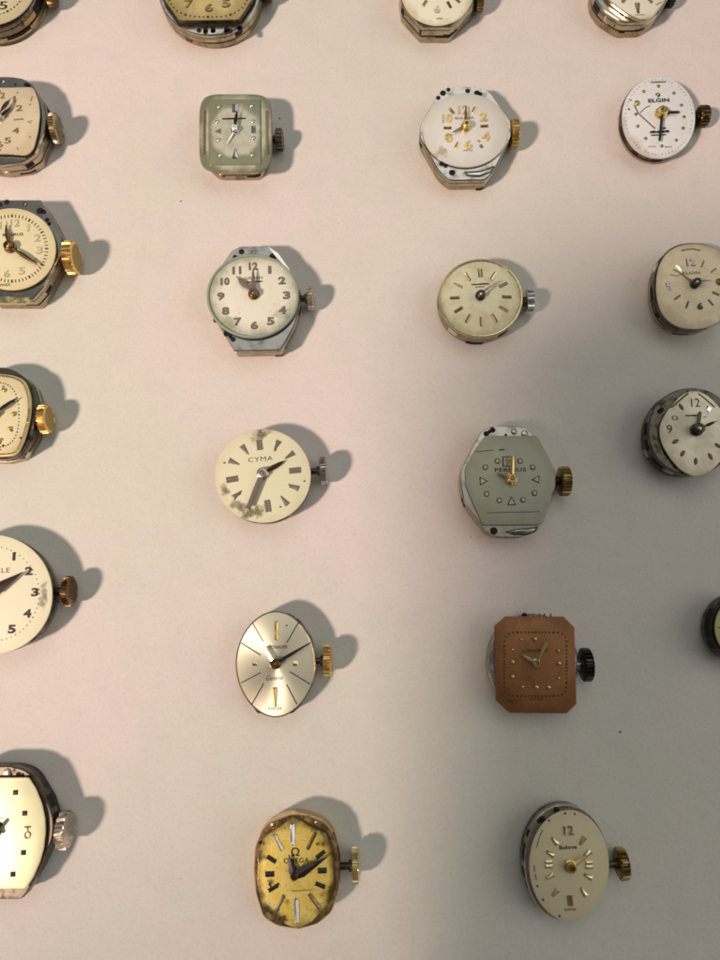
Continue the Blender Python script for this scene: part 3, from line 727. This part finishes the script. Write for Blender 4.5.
# --- grey green hexagon -------------------------------------------------------------------
def grey_hexagon():
    w = Watch('grey green barrel shaped dial with cream dots and triangles and gold hands', (440, 410, 4.5), (320, 312), .43, 1)
    P = [(203, 115), (438, 115), (500, 230), (522, 292), (513, 352), (462, 516), (194, 517), (118, 345), (113, 262), (150, 190)]
    out = w.pts(P, 16)
    std_dial(w, out, 'grey_green_dial', S(178, 177, 157), S(142, 136, 114), lit=False, edge_amt=.45, edge_from=.6, speck=.12, rough=.42, metallic=.15, mottle=S(164, 168, 148), mottle_amt=.6)
    zp = w.zd-.05
    w.make_plate(w.pts([(188, 92), (235, 72), (360, 70), (396, 84), (470, 170), (522, 280), (522, 345), (470, 470), (430, 548), (360, 574), (260, 574), (210, 550), (110, 420), (92, 330), (98, 260), (150, 160)], 20, zp), M['steel'], M['nickel'], .01, ztop=zp)
    for x, y, r in ((237, 90, 13), (208, 107, 13), (222, 98, 9), (296, 113, 7), (242, 544, 17)): w.hole(x, y, r)
    w.hole(333, 99, 11, M['steel'], M['darksteel']); w.hole(381, 107, 13, M['steel'], M['darksteel'])
    w.patch([(288, 548), (330, 537), (400, 530), (442, 524), (432, 548), (390, 564), (330, 564)], M['brown'], 'cutaway', w.plate, zp, r=8)
    w.patch([(302, 549), (340, 542), (400, 537), (430, 532), (422, 545), (385, 557), (335, 557)], M['steel'], 'spring', w.plate, zp+.004, r=8)
    w.side_slot(196, .08, .2, .3); w.side_slot(206, .08, .2, .3)
    for x, y in ((258, 230), (360, 230), (204, 258), (417, 258), (210, 378), (425, 375), (267, 407), (373, 405)): w.dot(x, y, 9, 'lume', .6, 'brown')
    def tri(pts):
        o = w.patch(pts, M['brown'], 'hour_marker', w.dial, w.zd, .008)
        cx, cy = sum(p[0] for p in pts)/3, sum(p[1] for p in pts)/3
        w.patch([(cx+(x-cx)*.66, cy+(y-cy)*.66) for x, y in pts], M['lume'], 'lume_triangle', o, w.zd+.006, .01)
    tri([(178, 300), (216, 320), (180, 340)]); tri([(410, 314), (448, 294), (446, 330)]); tri([(322, 388), (342, 428), (302, 428)])
    o = w.patch([(280, 209), (337, 208), (338, 254), (281, 255)], M['brown'], 'numeral_frame', w.dial, w.zd, .002)
    w.patch([(285, 213), (333, 212), (334, 250), (286, 251)], dial_mat('frame_fill', S(166, 164, 148), S(140, 134, 114), .3, .3, lit=False), 'frame_field', o, w.zd+.003, .002)
    w.num('12', 308, 232, 40, 38, 'lume', .006, .04, under='brown')
    w.text('PERSEUS', 317, 269, 142, 17, 'brown', bold=.04)
    w.line([(160, 188), (200, 184), (240, 181)], 3, 'brown', 'scratch'); w.line([(265, 180), (290, 178)], 6, 'brown', 'scratch'); w.line([(210, 463), (300, 460), (400, 459), (450, 457)], 4, 'greyp', 'scratch')
    w.hand('hour_hand', (256, 284), 22, 'gold', 'taper', .03, .3); w.hand('minute_hand', (327, 208), 17, 'gold', 'baton', .05, .25)
    w.pinion(26, 'gold', 'brass', .085)
    w.crown(536, 580, 320, 69, 'brass', 'gunmetal', 20, .11)

# --- oval sunburst ------------------------------------------------------------------------
def sunburst_oval():
    w = Watch('pointed oval brushed silver dial divided by thin black lines', (210, 590, 4.5), (295, 330), .38, 2)
    out = w.ell(295, 334, 178, 237, 1.9)
    std_dial(w, out, 'sunburst_dial', S(236, 225, 192), S(216, 202, 160), edge_amt=.2, edge_from=.8, speck=.03, rough=.5, metallic=.8, brushed=True)
    z = w.zd; bm = bmesh.new(); loft(bm, out, [(-.006, z-.04), (-.006, z+.004), (.006, z+.012), (.016, z-.005)], False, False); link('dial_rim', bm, M['nickel'], w.dial)
    zp = w.zd-.045
    w.make_plate(w.pts([(210, 130), (240, 106), (350, 106), (400, 140), (455, 220), (470, 330), (455, 440), (400, 530), (372, 556), (340, 556), (295, 540), (250, 556), (212, 556), (190, 520), (135, 440), (122, 330), (140, 220)], 10, zp), M['darksteel'], M['bronze'], .0, ztop=zp, low=.0)
    w.side_slot(60, .08, .2, .32); w.side_slot(-60, .1, .2, .3)
    for P in ([(397, 148), (345, 238)], [(458, 235), (372, 283)], [(140, 238), (228, 293)], [(228, 372), (140, 418)], [(242, 420), (188, 515)], [(358, 367), (450, 423)], [(345, 425), (392, 515)], [(192, 150), (240, 232)]): w.line(P, 4.5, 'black' if P[0] != (192, 150) else 'tan', 'printed_line')
    w.bar(300, 183, 84, 17, 'gold', 90, h=.03); w.bar(293, 482, 82, 20, 'gold', 90, w2=8, h=.03)
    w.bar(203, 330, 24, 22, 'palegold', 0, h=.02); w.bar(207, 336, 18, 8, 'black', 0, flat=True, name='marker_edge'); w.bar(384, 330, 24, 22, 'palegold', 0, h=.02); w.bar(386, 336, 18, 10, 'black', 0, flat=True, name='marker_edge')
    w.dot(345, 160, 4, 'brown', .2, name='speck')
    w.text('WITTNAUER', 297, 257, 104, 14, 'brown', bold=.03); w.text('Geneve', 291, 395, 74, 22, 'brown', bold=.0, shear=.3); w.text('SWISS', 292, 533, 60, 12, 'brown', bold=.01)
    w.hand('hour_hand', (250, 256), 22, 'palegold', 'baton', .03, .15); w.hand('minute_hand', (444, 241), 18, 'black', 'taper', .05, .12)
    w.pinion(26, 'bronze', 'brass', .085)
    w.crown(510, 546, 318, 72, 'gold', 'gunmetal', 20, .11)

# --- copper rectangle ---------------------------------------------------------------------
def copper_rectangle():
    w = Watch('copper brown rectangular dial with cut corners, gold dots and fine gold hands', (470, 590, 4.8), (315, 350), .43, 1)
    out = w.pts([(170, 126), (450, 127), (503, 180), (513, 546), (465, 593), (190, 591), (124, 530), (117, 172)], 3)
    std_dial(w, out, 'copper_dial', S(172, 120, 76), S(112, 68, 38), lit=False, edge_amt=.6, edge_from=.66, speck=.45, rough=.34, metallic=.35, mottle=S(146, 94, 58), mottle_amt=.5)
    zp = w.zd-.05
    w.make_plate(w.ell(304, 350, 214, 236, 2.1, z=zp), M['bright'], M['nickel'], .01, ztop=zp)
    w.hole(262, 122, 13)
    for x in (305, 335, 358, 388): w.patch([(x-4, 112), (x+4, 112), (x+6, 134), (x-4, 134)], M['darksteel'], 'cutaway', w.plate, zp)
    w.side_slot(265, .5, .28, .36, M['bronze'])
    for x, y, r in ((311, 235, 12), (245, 238, 7), (203, 286, 8), (203, 345, 12), (203, 415, 11), (252, 465, 8), (318, 466, 12), (377, 467, 11), (425, 423, 8), (427, 352, 12), (423, 291, 9), (375, 238, 6)): w.dot(x, y, r, 'gold', .8)
    w.track(314, 356, 150, 153, 60, 7, 'brown', 8, 9, 5, 1.5)
    w.text('LONGINES', 312, 291, 122, 15, 'brown', bold=.03); w.text('SWISS', 317, 523, 64, 11, 'brown', bold=.02); w.text('375', 192, 533, 34, 9, 'brown', bold=.02) if False else w.line([(176, 532), (208, 533)], 7, 'brown', 'lettering')
    w.hand('hour_hand', (242, 308), 17, 'palegold', 'leaf', .03, .1); w.hand('minute_hand', (386, 214), 15, 'palegold', 'leaf', .05, .1)
    w.pinion(20, 'palegold', 'brass', .08)
    w.text('17', 302, 376, 20, 10, 'brown') if False else None
    w.crown(534, 578, 358, 80, 'gunmetal', 'steel', 22, .12)

# --- dark edge at the far right -----------------------------------------------------------
def dark_edge():
    w = Watch('blackened movement with only its left rim in view at right edge', (640, 570, 7.39), (752, 425), .45, 3)
    out = w.ell(752, 425, 198, 225)
    std_dial(w, out, 'hidden_cream_dial', S(206, 192, 140), S(150, 130, 80), edge_amt=.5, rough=.45)
    zp = w.zd-.06
    w.make_plate(w.ell(740, 425, 222, 255, z=zp), M['gunmetal'], M['darksteel'], .02, ztop=zp)
    for a, ww in ((178, .3), (210, .14), (150, .16)): w.side_slot(a, ww, .2, .36)
    for i in range(12):
        a = 2*PI*i/12; w.bar(752+150*math.cos(a), 425+172*math.sin(a), 40, 12, 'tan')
    w.hand('hour_hand', (800, 340), 24, 'bronze'); w.hand('minute_hand', (690, 300), 20, 'bronze', dz=.05); w.pinion(30, 'bronze')
    w.crown(980, 1030, 425, 90, 'brass')

# --- yellow dirty octagon -----------------------------------------------------------------
def yellow_octagon():
    w = Watch('dirty yellow eight sided dial with silver batons on a rose gilt movement', (230, 790, 4.235), (274, 358), .45, 2)
    P = [(268, 113), (345, 158), (405, 182), (436, 262), (440, 420), (418, 482), (350, 556), (290, 592), (236, 570), (142, 505), (116, 405), (118, 285), (140, 198), (228, 145)]
    out = w.pts(P, 10)
    f = lambda x, y, r, c, a: (*w.p(x, y), r*1.7, c, a)
    dk = S(34, 26, 16)
    std_dial(w, out, 'dirty_yellow_dial', S(224, 192, 88), S(38, 27, 14), edge_amt=.95, edge_from=.76, speck=.6, rough=.42, metallic=.3, mottle=S(232, 210, 130), mottle_amt=.7,
             stains=[f(190, 165, .06, S(150, 120, 70), .6), f(126, 215, .05, dk, .9), f(122, 285, .05, dk, .8), f(118, 442, .05, dk, .9), f(150, 515, .06, dk, .9), f(190, 535, .07, dk, .95), f(215, 548, .05, dk, .9), f(430, 430, .06, S(60, 58, 26), .9), f(405, 170, .06, dk, .9), f(360, 158, .05, dk, .8), f(170, 385, .03, dk, .9), f(380, 520, .06, S(90, 64, 24), .8), f(240, 470, .03, S(110, 80, 30), .6), f(395, 228, .022, S(80, 60, 22), .9), f(374, 230, .018, S(80, 60, 22), .9), f(390, 440, .03, S(150, 100, 30), .7)])
    zp = w.zd-.045
    w.make_plate(w.pts([(205, 122), (260, 104), (330, 112), (400, 140), (440, 190), (466, 300), (464, 420), (430, 520), (370, 570), (290, 592), (200, 578), (140, 540), (108, 440), (100, 340), (106, 240), (140, 160)], 20, zp), M['rose'], M['rose'], .01, ztop=zp)
    w.hole(184, 145, 9, M['palegold'], M['bronze']); w.hole(366, 136, 6, M['palegold'], M['bronze'])
    for x, y, r in ((130, 222, 8),): w.hole(x, y, r)
    w.side_slot(2, .5, .2, .39, M['hole']); w.side_slot(-40, .16, .2, .3); w.side_slot(28, .16, .26, .36)
    w.side_slot(178, .34, .19, .33, M['gold'], 'polished_bevel')
    w.bar(265, 187, 86, 19, 'bright', 90, h=.03); w.bar(282, 510, 92, 20, 'bright', 92, h=.03)
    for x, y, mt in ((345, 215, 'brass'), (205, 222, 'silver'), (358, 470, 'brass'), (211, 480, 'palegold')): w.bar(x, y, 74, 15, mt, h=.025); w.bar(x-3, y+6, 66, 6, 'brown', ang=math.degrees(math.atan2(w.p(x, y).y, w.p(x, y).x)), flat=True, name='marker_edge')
    for x, y in ((383, 273), (382, 403), (176, 293), (183, 415)): w.bar(x, y, 44, 17, 'black', h=.02)
    for x, y in ((168, 356), (390, 341)): w.bar(x, y, 38, 22, 'black', 0, h=.02)
    w.line([(165, 395), (180, 420), (208, 395)], 10, 'black', 'scratch')
    w.text('OMEGA', 281, 298, 108, 20, 'brown', bold=.03); w.text('\u03a9', 276, 262, 36, 34, 'brown', 'emblem', bold=.04)
    w.line([(262, 428), (300, 426), (345, 424)], 4, 'tan', 'lettering')
    w.hand('hour_hand', (248, 272), 40, 'black', 'dauphine', .03, .1); w.hand('minute_hand', (413, 283), 44, 'gunmetal', 'dauphine', .05, .08, ridge=.02)
    w.pinion(20, 'bronze', 'gunmetal', .08)
    w.crown(516, 546, 320, 72, 'palegold', 'gunmetal', 20, .12)

# --- beige oval ---------------------------------------------------------------------------
def beige_oval():
    w = Watch('plain beige oval dial with gold 12, gold blocks and gold hands', (500, 790, 4.5), (314, 340), .44, 3)
    out = w.ell(312, 341, 180, 250, 2.0, rot=-1)
    std_dial(w, out, 'beige_oval_dial', S(226, 214, 178), S(190, 172, 132), lit=False, edge_amt=.3, edge_from=.75, speck=.06, rough=.45, metallic=.1)
    zp = w.zd-.05
    w.make_plate(w.ell(300, 332, 190, 258, 2.05, rot=-1, z=zp), M['steel'], M['darksteel'], .01, ztop=zp)
    for x, y, r in ((254, 91, 14), (190, 133, 14), (176, 140, 10)): w.hole(x, y, r)
    for a, ww in ((165, .24), (190, .14), (205, .1), (140, .1)): w.side_slot(a, ww, .22, .34)
    w.num('12', 308, 180, 44, 40, 'palegold', .016, .04)
    for x, y, ang in ((246, 228, -55), (371, 228, 50), (226, 286, -35), (393, 285, 28), (224, 388, 24), (397, 388, -32), (249, 461, 45), (376, 458, -62)): w.bar(x, y, 40, 22, 'palegold', ang, w2=12, h=.03)
    for x, y in ((220, 333), (402, 336)):
        for dy in (-10, 9): w.bar(x, y+dy, 34, 17, 'palegold', 0, h=.028)
    for dx in (-6, 7): w.bar(316+dx, 497, 44, 13, 'gold', 90, h=.028)
    w.text('Bulova', 306, 257, 80, 17, 'brown', bold=.06); w.text('SWISS', 315, 537, 52, 10, 'brown', bold=.03)
    w.line([(192, 180), (178, 210), (165, 258)], 4, 'greyp', 'lettering'); w.line([(154, 338), (155, 370)], 5, 'greyp', 'lettering'); w.line([(158, 378), (164, 404)], 5, 'greyp', 'lettering')
    for x, y in ((221, 137), (293, 105), (337, 107), (168, 432), (194, 494), (268, 567)): w.dot(x, y, 4.5, 'brown', .2, name='minute_dot')
    w.hand('minute_hand', (408, 287), 15, 'gold', 'taper', .05, .1); w.hand('hour_hand', (384, 305), 20, 'gold', 'taper', .03, .1)
    w.pinion(27, 'gold', 'bronze', .09)
    w.crown(526, 568, 331, 70, 'brass', 'darksteel', 18, .13, cap=.2)

# --- four cut by the top edge -------------------------------------------------------------
def corner_round():
    w = Watch('round cream dial with a black 5 in the top left corner', (0, 0, 4), (-50, -75), .46, 3)
    out = w.ell(-50, -72, 196, 172)
    std_dial(w, out, 'corner_cream_dial', S(206, 194, 152), S(160, 142, 96), edge_amt=.4, rough=.5)
    zp = w.zd-.07
    w.make_plate(w.ell(-50, -70, 205, 188, z=zp), M['darksteel'], M['nickel'], .0, ztop=zp, low=-.02)
    w.side_slot(-62, .5, .1, .15); w.side_slot(-40, .3, .2, .3, M['brass'], 'polished_bevel'); w.side_slot(-25, .2, .2, .36)
    w.text('5', 14, 22, 32, 36, 'black', 'numeral', bold=.02); w.text('4', 70, -25, 32, 36, 'black', 'numeral', bold=.02); w.text('6', -50, 46, 32, 36, 'black', 'numeral', bold=.02); w.text('12', -50, -190, 50, 36, 'black', 'numeral', bold=.02)
    w.track(-50, -74, 160, 138, 60, 6, 'brown', every=5, big=1.5)
    w.hand('hour_hand', (-110, -120), 22, 'black', 'leaf'); w.hand('minute_hand', (20, -150), 20, 'black', 'leaf', .05); w.pinion(22, 'bronze')
    w.crown(186, 214, -40, 62, 'bronze', 'gunmetal', 22)
def brass_tonneau():
    w = Watch('brassy barrel shaped dial with embossed numerals in a dark rim, at top edge', (140, 0, 4), (272, -85), .46, 3)
    out = w.pts([(155, 84), (396, 80), (455, -10), (470, -90), (450, -180), (390, -255), (160, -255), (95, -180), (75, -90), (92, -5)], 14)
    std_dial(w, out, 'brassy_dial', S(206, 184, 122), S(120, 96, 48), edge_amt=.6, edge_from=.6, speck=.4, rough=.4, metallic=.4, mottle=S(180, 156, 96), mottle_amt=.5)
    z = w.zd; bm = bmesh.new(); loft(bm, out, [(-.012, z-.05), (-.012, z+.006), (.004, z+.008), (.012, z-.005)], False, False); link('dial_rim', bm, M['gunmetal'], w.dial)
    zp = w.zd-.09
    w.make_plate(w.ell(278, -82, 212, 222, 2.15, z=zp), M['steel'], M['nickel'], .01, ztop=zp)
    for x, y in ((236, 122), (262, 128), (292, 124), (345, 126), (360, 122), (398, 112)): w.hole(x, y, 10)
    for x in (262, 292, 345, 400): w.patch([(x-9, 106), (x+9, 104), (x+11, 128), (x-9, 130)], M['hole'], 'cutaway', w.plate, zp)
    pass
    w.side_slot(-62, .14, .2, .3); w.side_slot(-112, .12, .1, .2, M['bronze']); w.side_slot(-85, .5, .17, .19)
    for t, x, y in (('6', 276, 32), ('7', 196, 16), ('5', 345, 14), ('8', 150, -30), ('4', 400, -30), ('12', 272, -200)): w.num(t, x, y, 30, 34, 'brass', .012, .03, under='brown')
    w.track(272, -82, 165, 150, 60, 6, 'brown', 3, every=5, big=1.5)
    w.hand('hour_hand', (230, -130), 22, 'bronze'); w.hand('minute_hand', (330, -160), 20, 'bronze', dz=.05); w.pinion(24, 'bronze')
    w.crown(492, 524, -60, 62, 'bronze', 'gunmetal', 22)
def white_octagon():
    w = Watch('white round dial with gold bars on an eight sided nickel movement, top edge', (380, 0, 6), (345, -95), .44, 2)
    out = w.ell(345, -55, 218, 206)
    std_dial(w, out, 'white_gold_dial', S(236, 228, 196), S(190, 160, 96), edge_amt=.5, edge_from=.85, speck=.05, rough=.4, metallic=.2)
    zp = w.zd-.05
    w.make_plate(w.pts([(250, 160), (425, 160), (560, 30), (572, -60), (540, -190), (440, -280), (250, -280), (150, -190), (120, -60), (132, 30)], 6, zp), M['nickel'], M['steel'], .0, ztop=zp, low=0)
    w.side_slot(-82, .2, .17, .21); w.side_slot(-120, .05, .2, .3); w.side_slot(-92, .5, .13, .155); w.side_slot(-150, .12, .2, .34)
    for x, y in ((268, 22), (415, 30), (462, 2), (220, -40)): w.bar(x, y, 48, 16, 'brass', h=.02)
    w.num('6', 342, 56, 30, 48, 'palegold', .014, .04, under='tan'); w.text('SWISS', 357, 112, 36, 12, 'brown', bold=.03)
    w.bar(345, -200, 50, 16, 'brass'); w.bar(500, -95, 50, 16, 'brass'); w.bar(190, -95, 50, 16, 'brass')
    w.hand('hour_hand', (300, -140), 22, 'gold'); w.hand('minute_hand', (420, -160), 20, 'gold', dz=.05); w.pinion(30, 'gold')
    w.crown(572, 618, -10, 78, 'brass', 'gunmetal', 22)
def white_pointed():
    w = Watch('white dial narrowing to a blunt lower point, rightmost along the top edge', (580, 0, 6), (335, -95), .44, 2)
    P = [(372, 128), (440, 98), (500, 20), (545, -60), (545, -140), (480, -240), (335, -310), (200, -250), (130, -140), (130, -60), (178, 10), (280, 85)]
    out = w.pts(P, 30)
    std_dial(w, out, 'white_pointed_dial', S(232, 222, 198), S(160, 140, 96), edge_amt=.5, edge_from=.8, speck=.08, rough=.4, metallic=.2)
    z = w.zd; bm = bmesh.new(); loft(bm, out, [(-.008, z-.04), (-.008, z+.003), (.012, z+.01), (.02, z-.005)], False, False); link('dial_rim', bm, M['nickel'], w.dial)
    zp = w.zd-.06
    w.make_plate(w.pts([(250, 132), (390, 130), (470, 80), (540, -20), (555, -90), (520, -210), (430, -290), (220, -290), (120, -210), (82, -80), (92, -10), (140, 60)], 30, zp), M['steel'], M['nickel'], .0, ztop=zp, low=0)
    w.hole(255, 76, 22); w.hole(298, 96, 16); w.hole(275, 88, 12, M['bright'], M['steel'])
    w.side_slot(-82, .2, .15, .2); w.side_slot(-98, .12, .12, .15); w.side_slot(-128, .03, .2, .3, M['bright'], 'polished_bevel'); w.side_slot(-124, .02, .2, .26); w.side_slot(-155, .2, .2, .34)
    w.bar(346, 50, 72, 30, 'brass', 90, w2=12, h=.022); w.bar(262, 4, 34, 20, 'tan'); w.bar(422, 6, 34, 18, 'tan'); w.text('SWISS', 357, 90, 56, 9, 'brown')
    for x, y in ((480, -60), (190, -60), (335, -240)): w.bar(x, y, 40, 20, 'tan')
    w.line([(455, 30), (490, 12)], 6, 'greyp', 'lettering')
    w.hand('hour_hand', (300, -140), 22, 'black'); w.hand('minute_hand', (400, -150), 20, 'black', dz=.05); w.pinion(30, 'gunmetal')
    w.crown(520, 562, -30, 70, 'gunmetal', 'gunmetal', 22)

for build in (corner_round, brass_tonneau, white_octagon, white_pointed, cream_cushion, green_square, silver_gilt, white_oval, cream_minute_track, grey_numeral_round, champagne_round, beige_right, yellow_cushion, stained_cream, grey_hexagon, pointed_silver, bold_round, sunburst_oval, copper_rectangle, dark_edge, glossy_tonneau, yellow_octagon, beige_oval):
    build()


# ------------------------------------------------------------------ the paper
def build_paper():
    k = NT('white_paper'); tex = k.tex()
    big = k.noise(.16, 4, .55, tex); mid = k.noise(1.6, 5, .6, tex); fib = k.noise(22, 6, .7, tex)
    c = k.mix(k.ramp(big, .35, .65), S(230, 219, 213), S(220, 219, 207))
    c = k.mix(k.math('MULTIPLY', k.ramp(mid, .42, .68), .22), c, S(216, 208, 201))
    c = k.mix(k.math('MULTIPLY', k.ramp(fib, .48, .7), .34), c, S(192, 181, 170))
    c = k.mix(k.math('MULTIPLY', k.ramp(k.noise(6, 5, .65, tex), .5, .72), .12), c, S(196, 186, 176))
    v = k.n('ShaderNodeTexVoronoi'); v.inputs['Scale'].default_value = 1.05; k.l(tex, v.inputs['Vector'])
    c = k.mix(k.ramp(v.outputs['Distance'], .026, .014, 0, .85), c, S(92, 74, 62))
    v = k.n('ShaderNodeTexVoronoi'); v.inputs['Scale'].default_value = 1.7; k.l(tex, v.inputs['Vector'])
    c = k.mix(k.ramp(v.outputs['Distance'], .03, .012, 0, .3), c, S(150, 132, 120))
    k.l(c, k.b.inputs['Base Color'])
    k.b.inputs['Roughness'].default_value = .75; k.b.inputs['Specular IOR Level'].default_value = .2
    hh = k.math('ADD', k.math('MULTIPLY', k.noise(1.1, 3, .5, tex), 1.0), k.math('MULTIPLY', k.noise(14, 6, .7, tex), .22))
    k.bump(hh, .5, .06)
    bm = bmesh.new(); s = 45
    bm.faces.new([bm.verts.new(v) for v in ((-s, -s, 0), (s, -s, 0), (s, s, 0), (-s, s, 0))])
    o = link('white_paper', bm, k.m); o['kind'] = 'structure'
build_paper()

# ------------------------------------------------------------------ light
EL, AZ = math.radians(45), math.radians(28)
Ldir = Vector((-math.cos(AZ)*math.cos(EL), -math.sin(AZ)*math.cos(EL), math.sin(EL)))
ld = bpy.data.lights.new('table_lamp', 'SPOT'); ld.shadow_soft_size = 4.2
ld.energy = 306000; ld.color = (1.0, .775, .665); ld.spot_size = math.radians(30); ld.spot_blend = 1.0
lo = bpy.data.objects.new('table_lamp', ld); COL.objects.link(lo)
lo.location = Ldir*85; lo.rotation_euler = (lo.location-Vector((-6, 9, 0))).to_track_quat('Z', 'Y').to_euler()

world = bpy.data.worlds.new('World'); SC.world = world; world.use_nodes = True
wt = world.node_tree; wn = wt.nodes; bg = wn['Background']
tc = wn.new('ShaderNodeTexCoord')
def wdot(v, lo_, hi_, a, b):
    d = wn.new('ShaderNodeVectorMath'); d.operation = 'DOT_PRODUCT'; d.inputs[1].default_value = Vector(v).normalized()
    wt.links.new(tc.outputs['Generated'], d.inputs[0])
    m = wn.new('ShaderNodeMapRange'); m.interpolation_type = 'SMOOTHSTEP'
    for n_, x in (('From Min', lo_), ('From Max', hi_), ('To Min', a), ('To Max', b)): m.inputs[n_].default_value = x
    wt.links.new(d.outputs['Value'], m.inputs['Value']); return m.outputs['Result']
def wmath(op, a, b):
    m = wn.new('ShaderNodeMath'); m.operation = op
    for i, v in enumerate((a, b)):
        if isinstance(v, (int, float)): m.inputs[i].default_value = v
        else: wt.links.new(v, m.inputs[i])
    return m.outputs[0]
amb = wmath('ADD', wmath('ADD', wdot((0, .5, .87), .88, .985, .0, 1.0), wdot((.8, .1, .6), .86, .97, 0, 1.2)), .115)   # added bright world patches: up the table for metal reflections, right for ambient
amb = wmath('MULTIPLY', amb, wdot((0, -.3, 1), .86, .97, 1.0, .4))                     # the world dimmed overhead, for the unseen person there
wt.links.new(amb, bg.inputs['Strength'])
bg.inputs['Color'].default_value = (.99, .98, .93, 1)

# unseen slab added between lamp and paper to cast the soft lower-right shadow
def build_shadow_slab():
    def corner(u, v, z):
        g = table_point(u, v); return g+Ldir*(z/Ldir.z)
    top, bot = corner(456, 350, 18.0), corner(447, 955, 7.5)
    Y = (top-bot); h = Y.length; Y.normalize()
    e = Vector((1, -.06, 0)); X = e-Ldir*(e.dot(Y)/Ldir.dot(Y)); w = 7.6*X.length; X.normalize(); Z = X.cross(Y)
    root = bpy.data.objects.new('shadow_slab', None); COL.objects.link(root)
    root.matrix_world = Matrix.Translation(bot) @ Matrix((X, Y, Z)).transposed().to_4x4()
    root['label'] = 'unseen dark slab added between the lamp and the paper to cast the soft shadow'; root['category'] = 'shadow_slab'
    bm = bmesh.new(); loft(bm, fillet([(0, 0), (w, 0), (w, h), (0, h)], 1.1, 8), [(.08, 0), (0, .08), (0, .72), (.08, .8)]); link('slab_body', bm, M['black'], root)
    bm = bmesh.new(); loft(bm, fillet([(.2, .2), (w-.2, .2), (w-.2, h-.2), (.2, h-.2)], .9, 8), [(0, .79), (0, .81)]); link('slab_face', bm, plain('dark_slab_face', S(20, 20, 24), .1), root)
build_shadow_slab()

# ------------------------------------------------------------------ render settings
SC.view_settings.view_transform = 'Standard'; SC.view_settings.look = 'None'
SC.view_settings.exposure = 0; SC.view_settings.gamma = 1
SC.render.engine = 'CYCLES'
SC.cycles.max_bounces = 6; SC.cycles.filter_width = 1.7
SC.cycles.use_denoising = True
SC.cycles.sample_clamp_indirect = 10
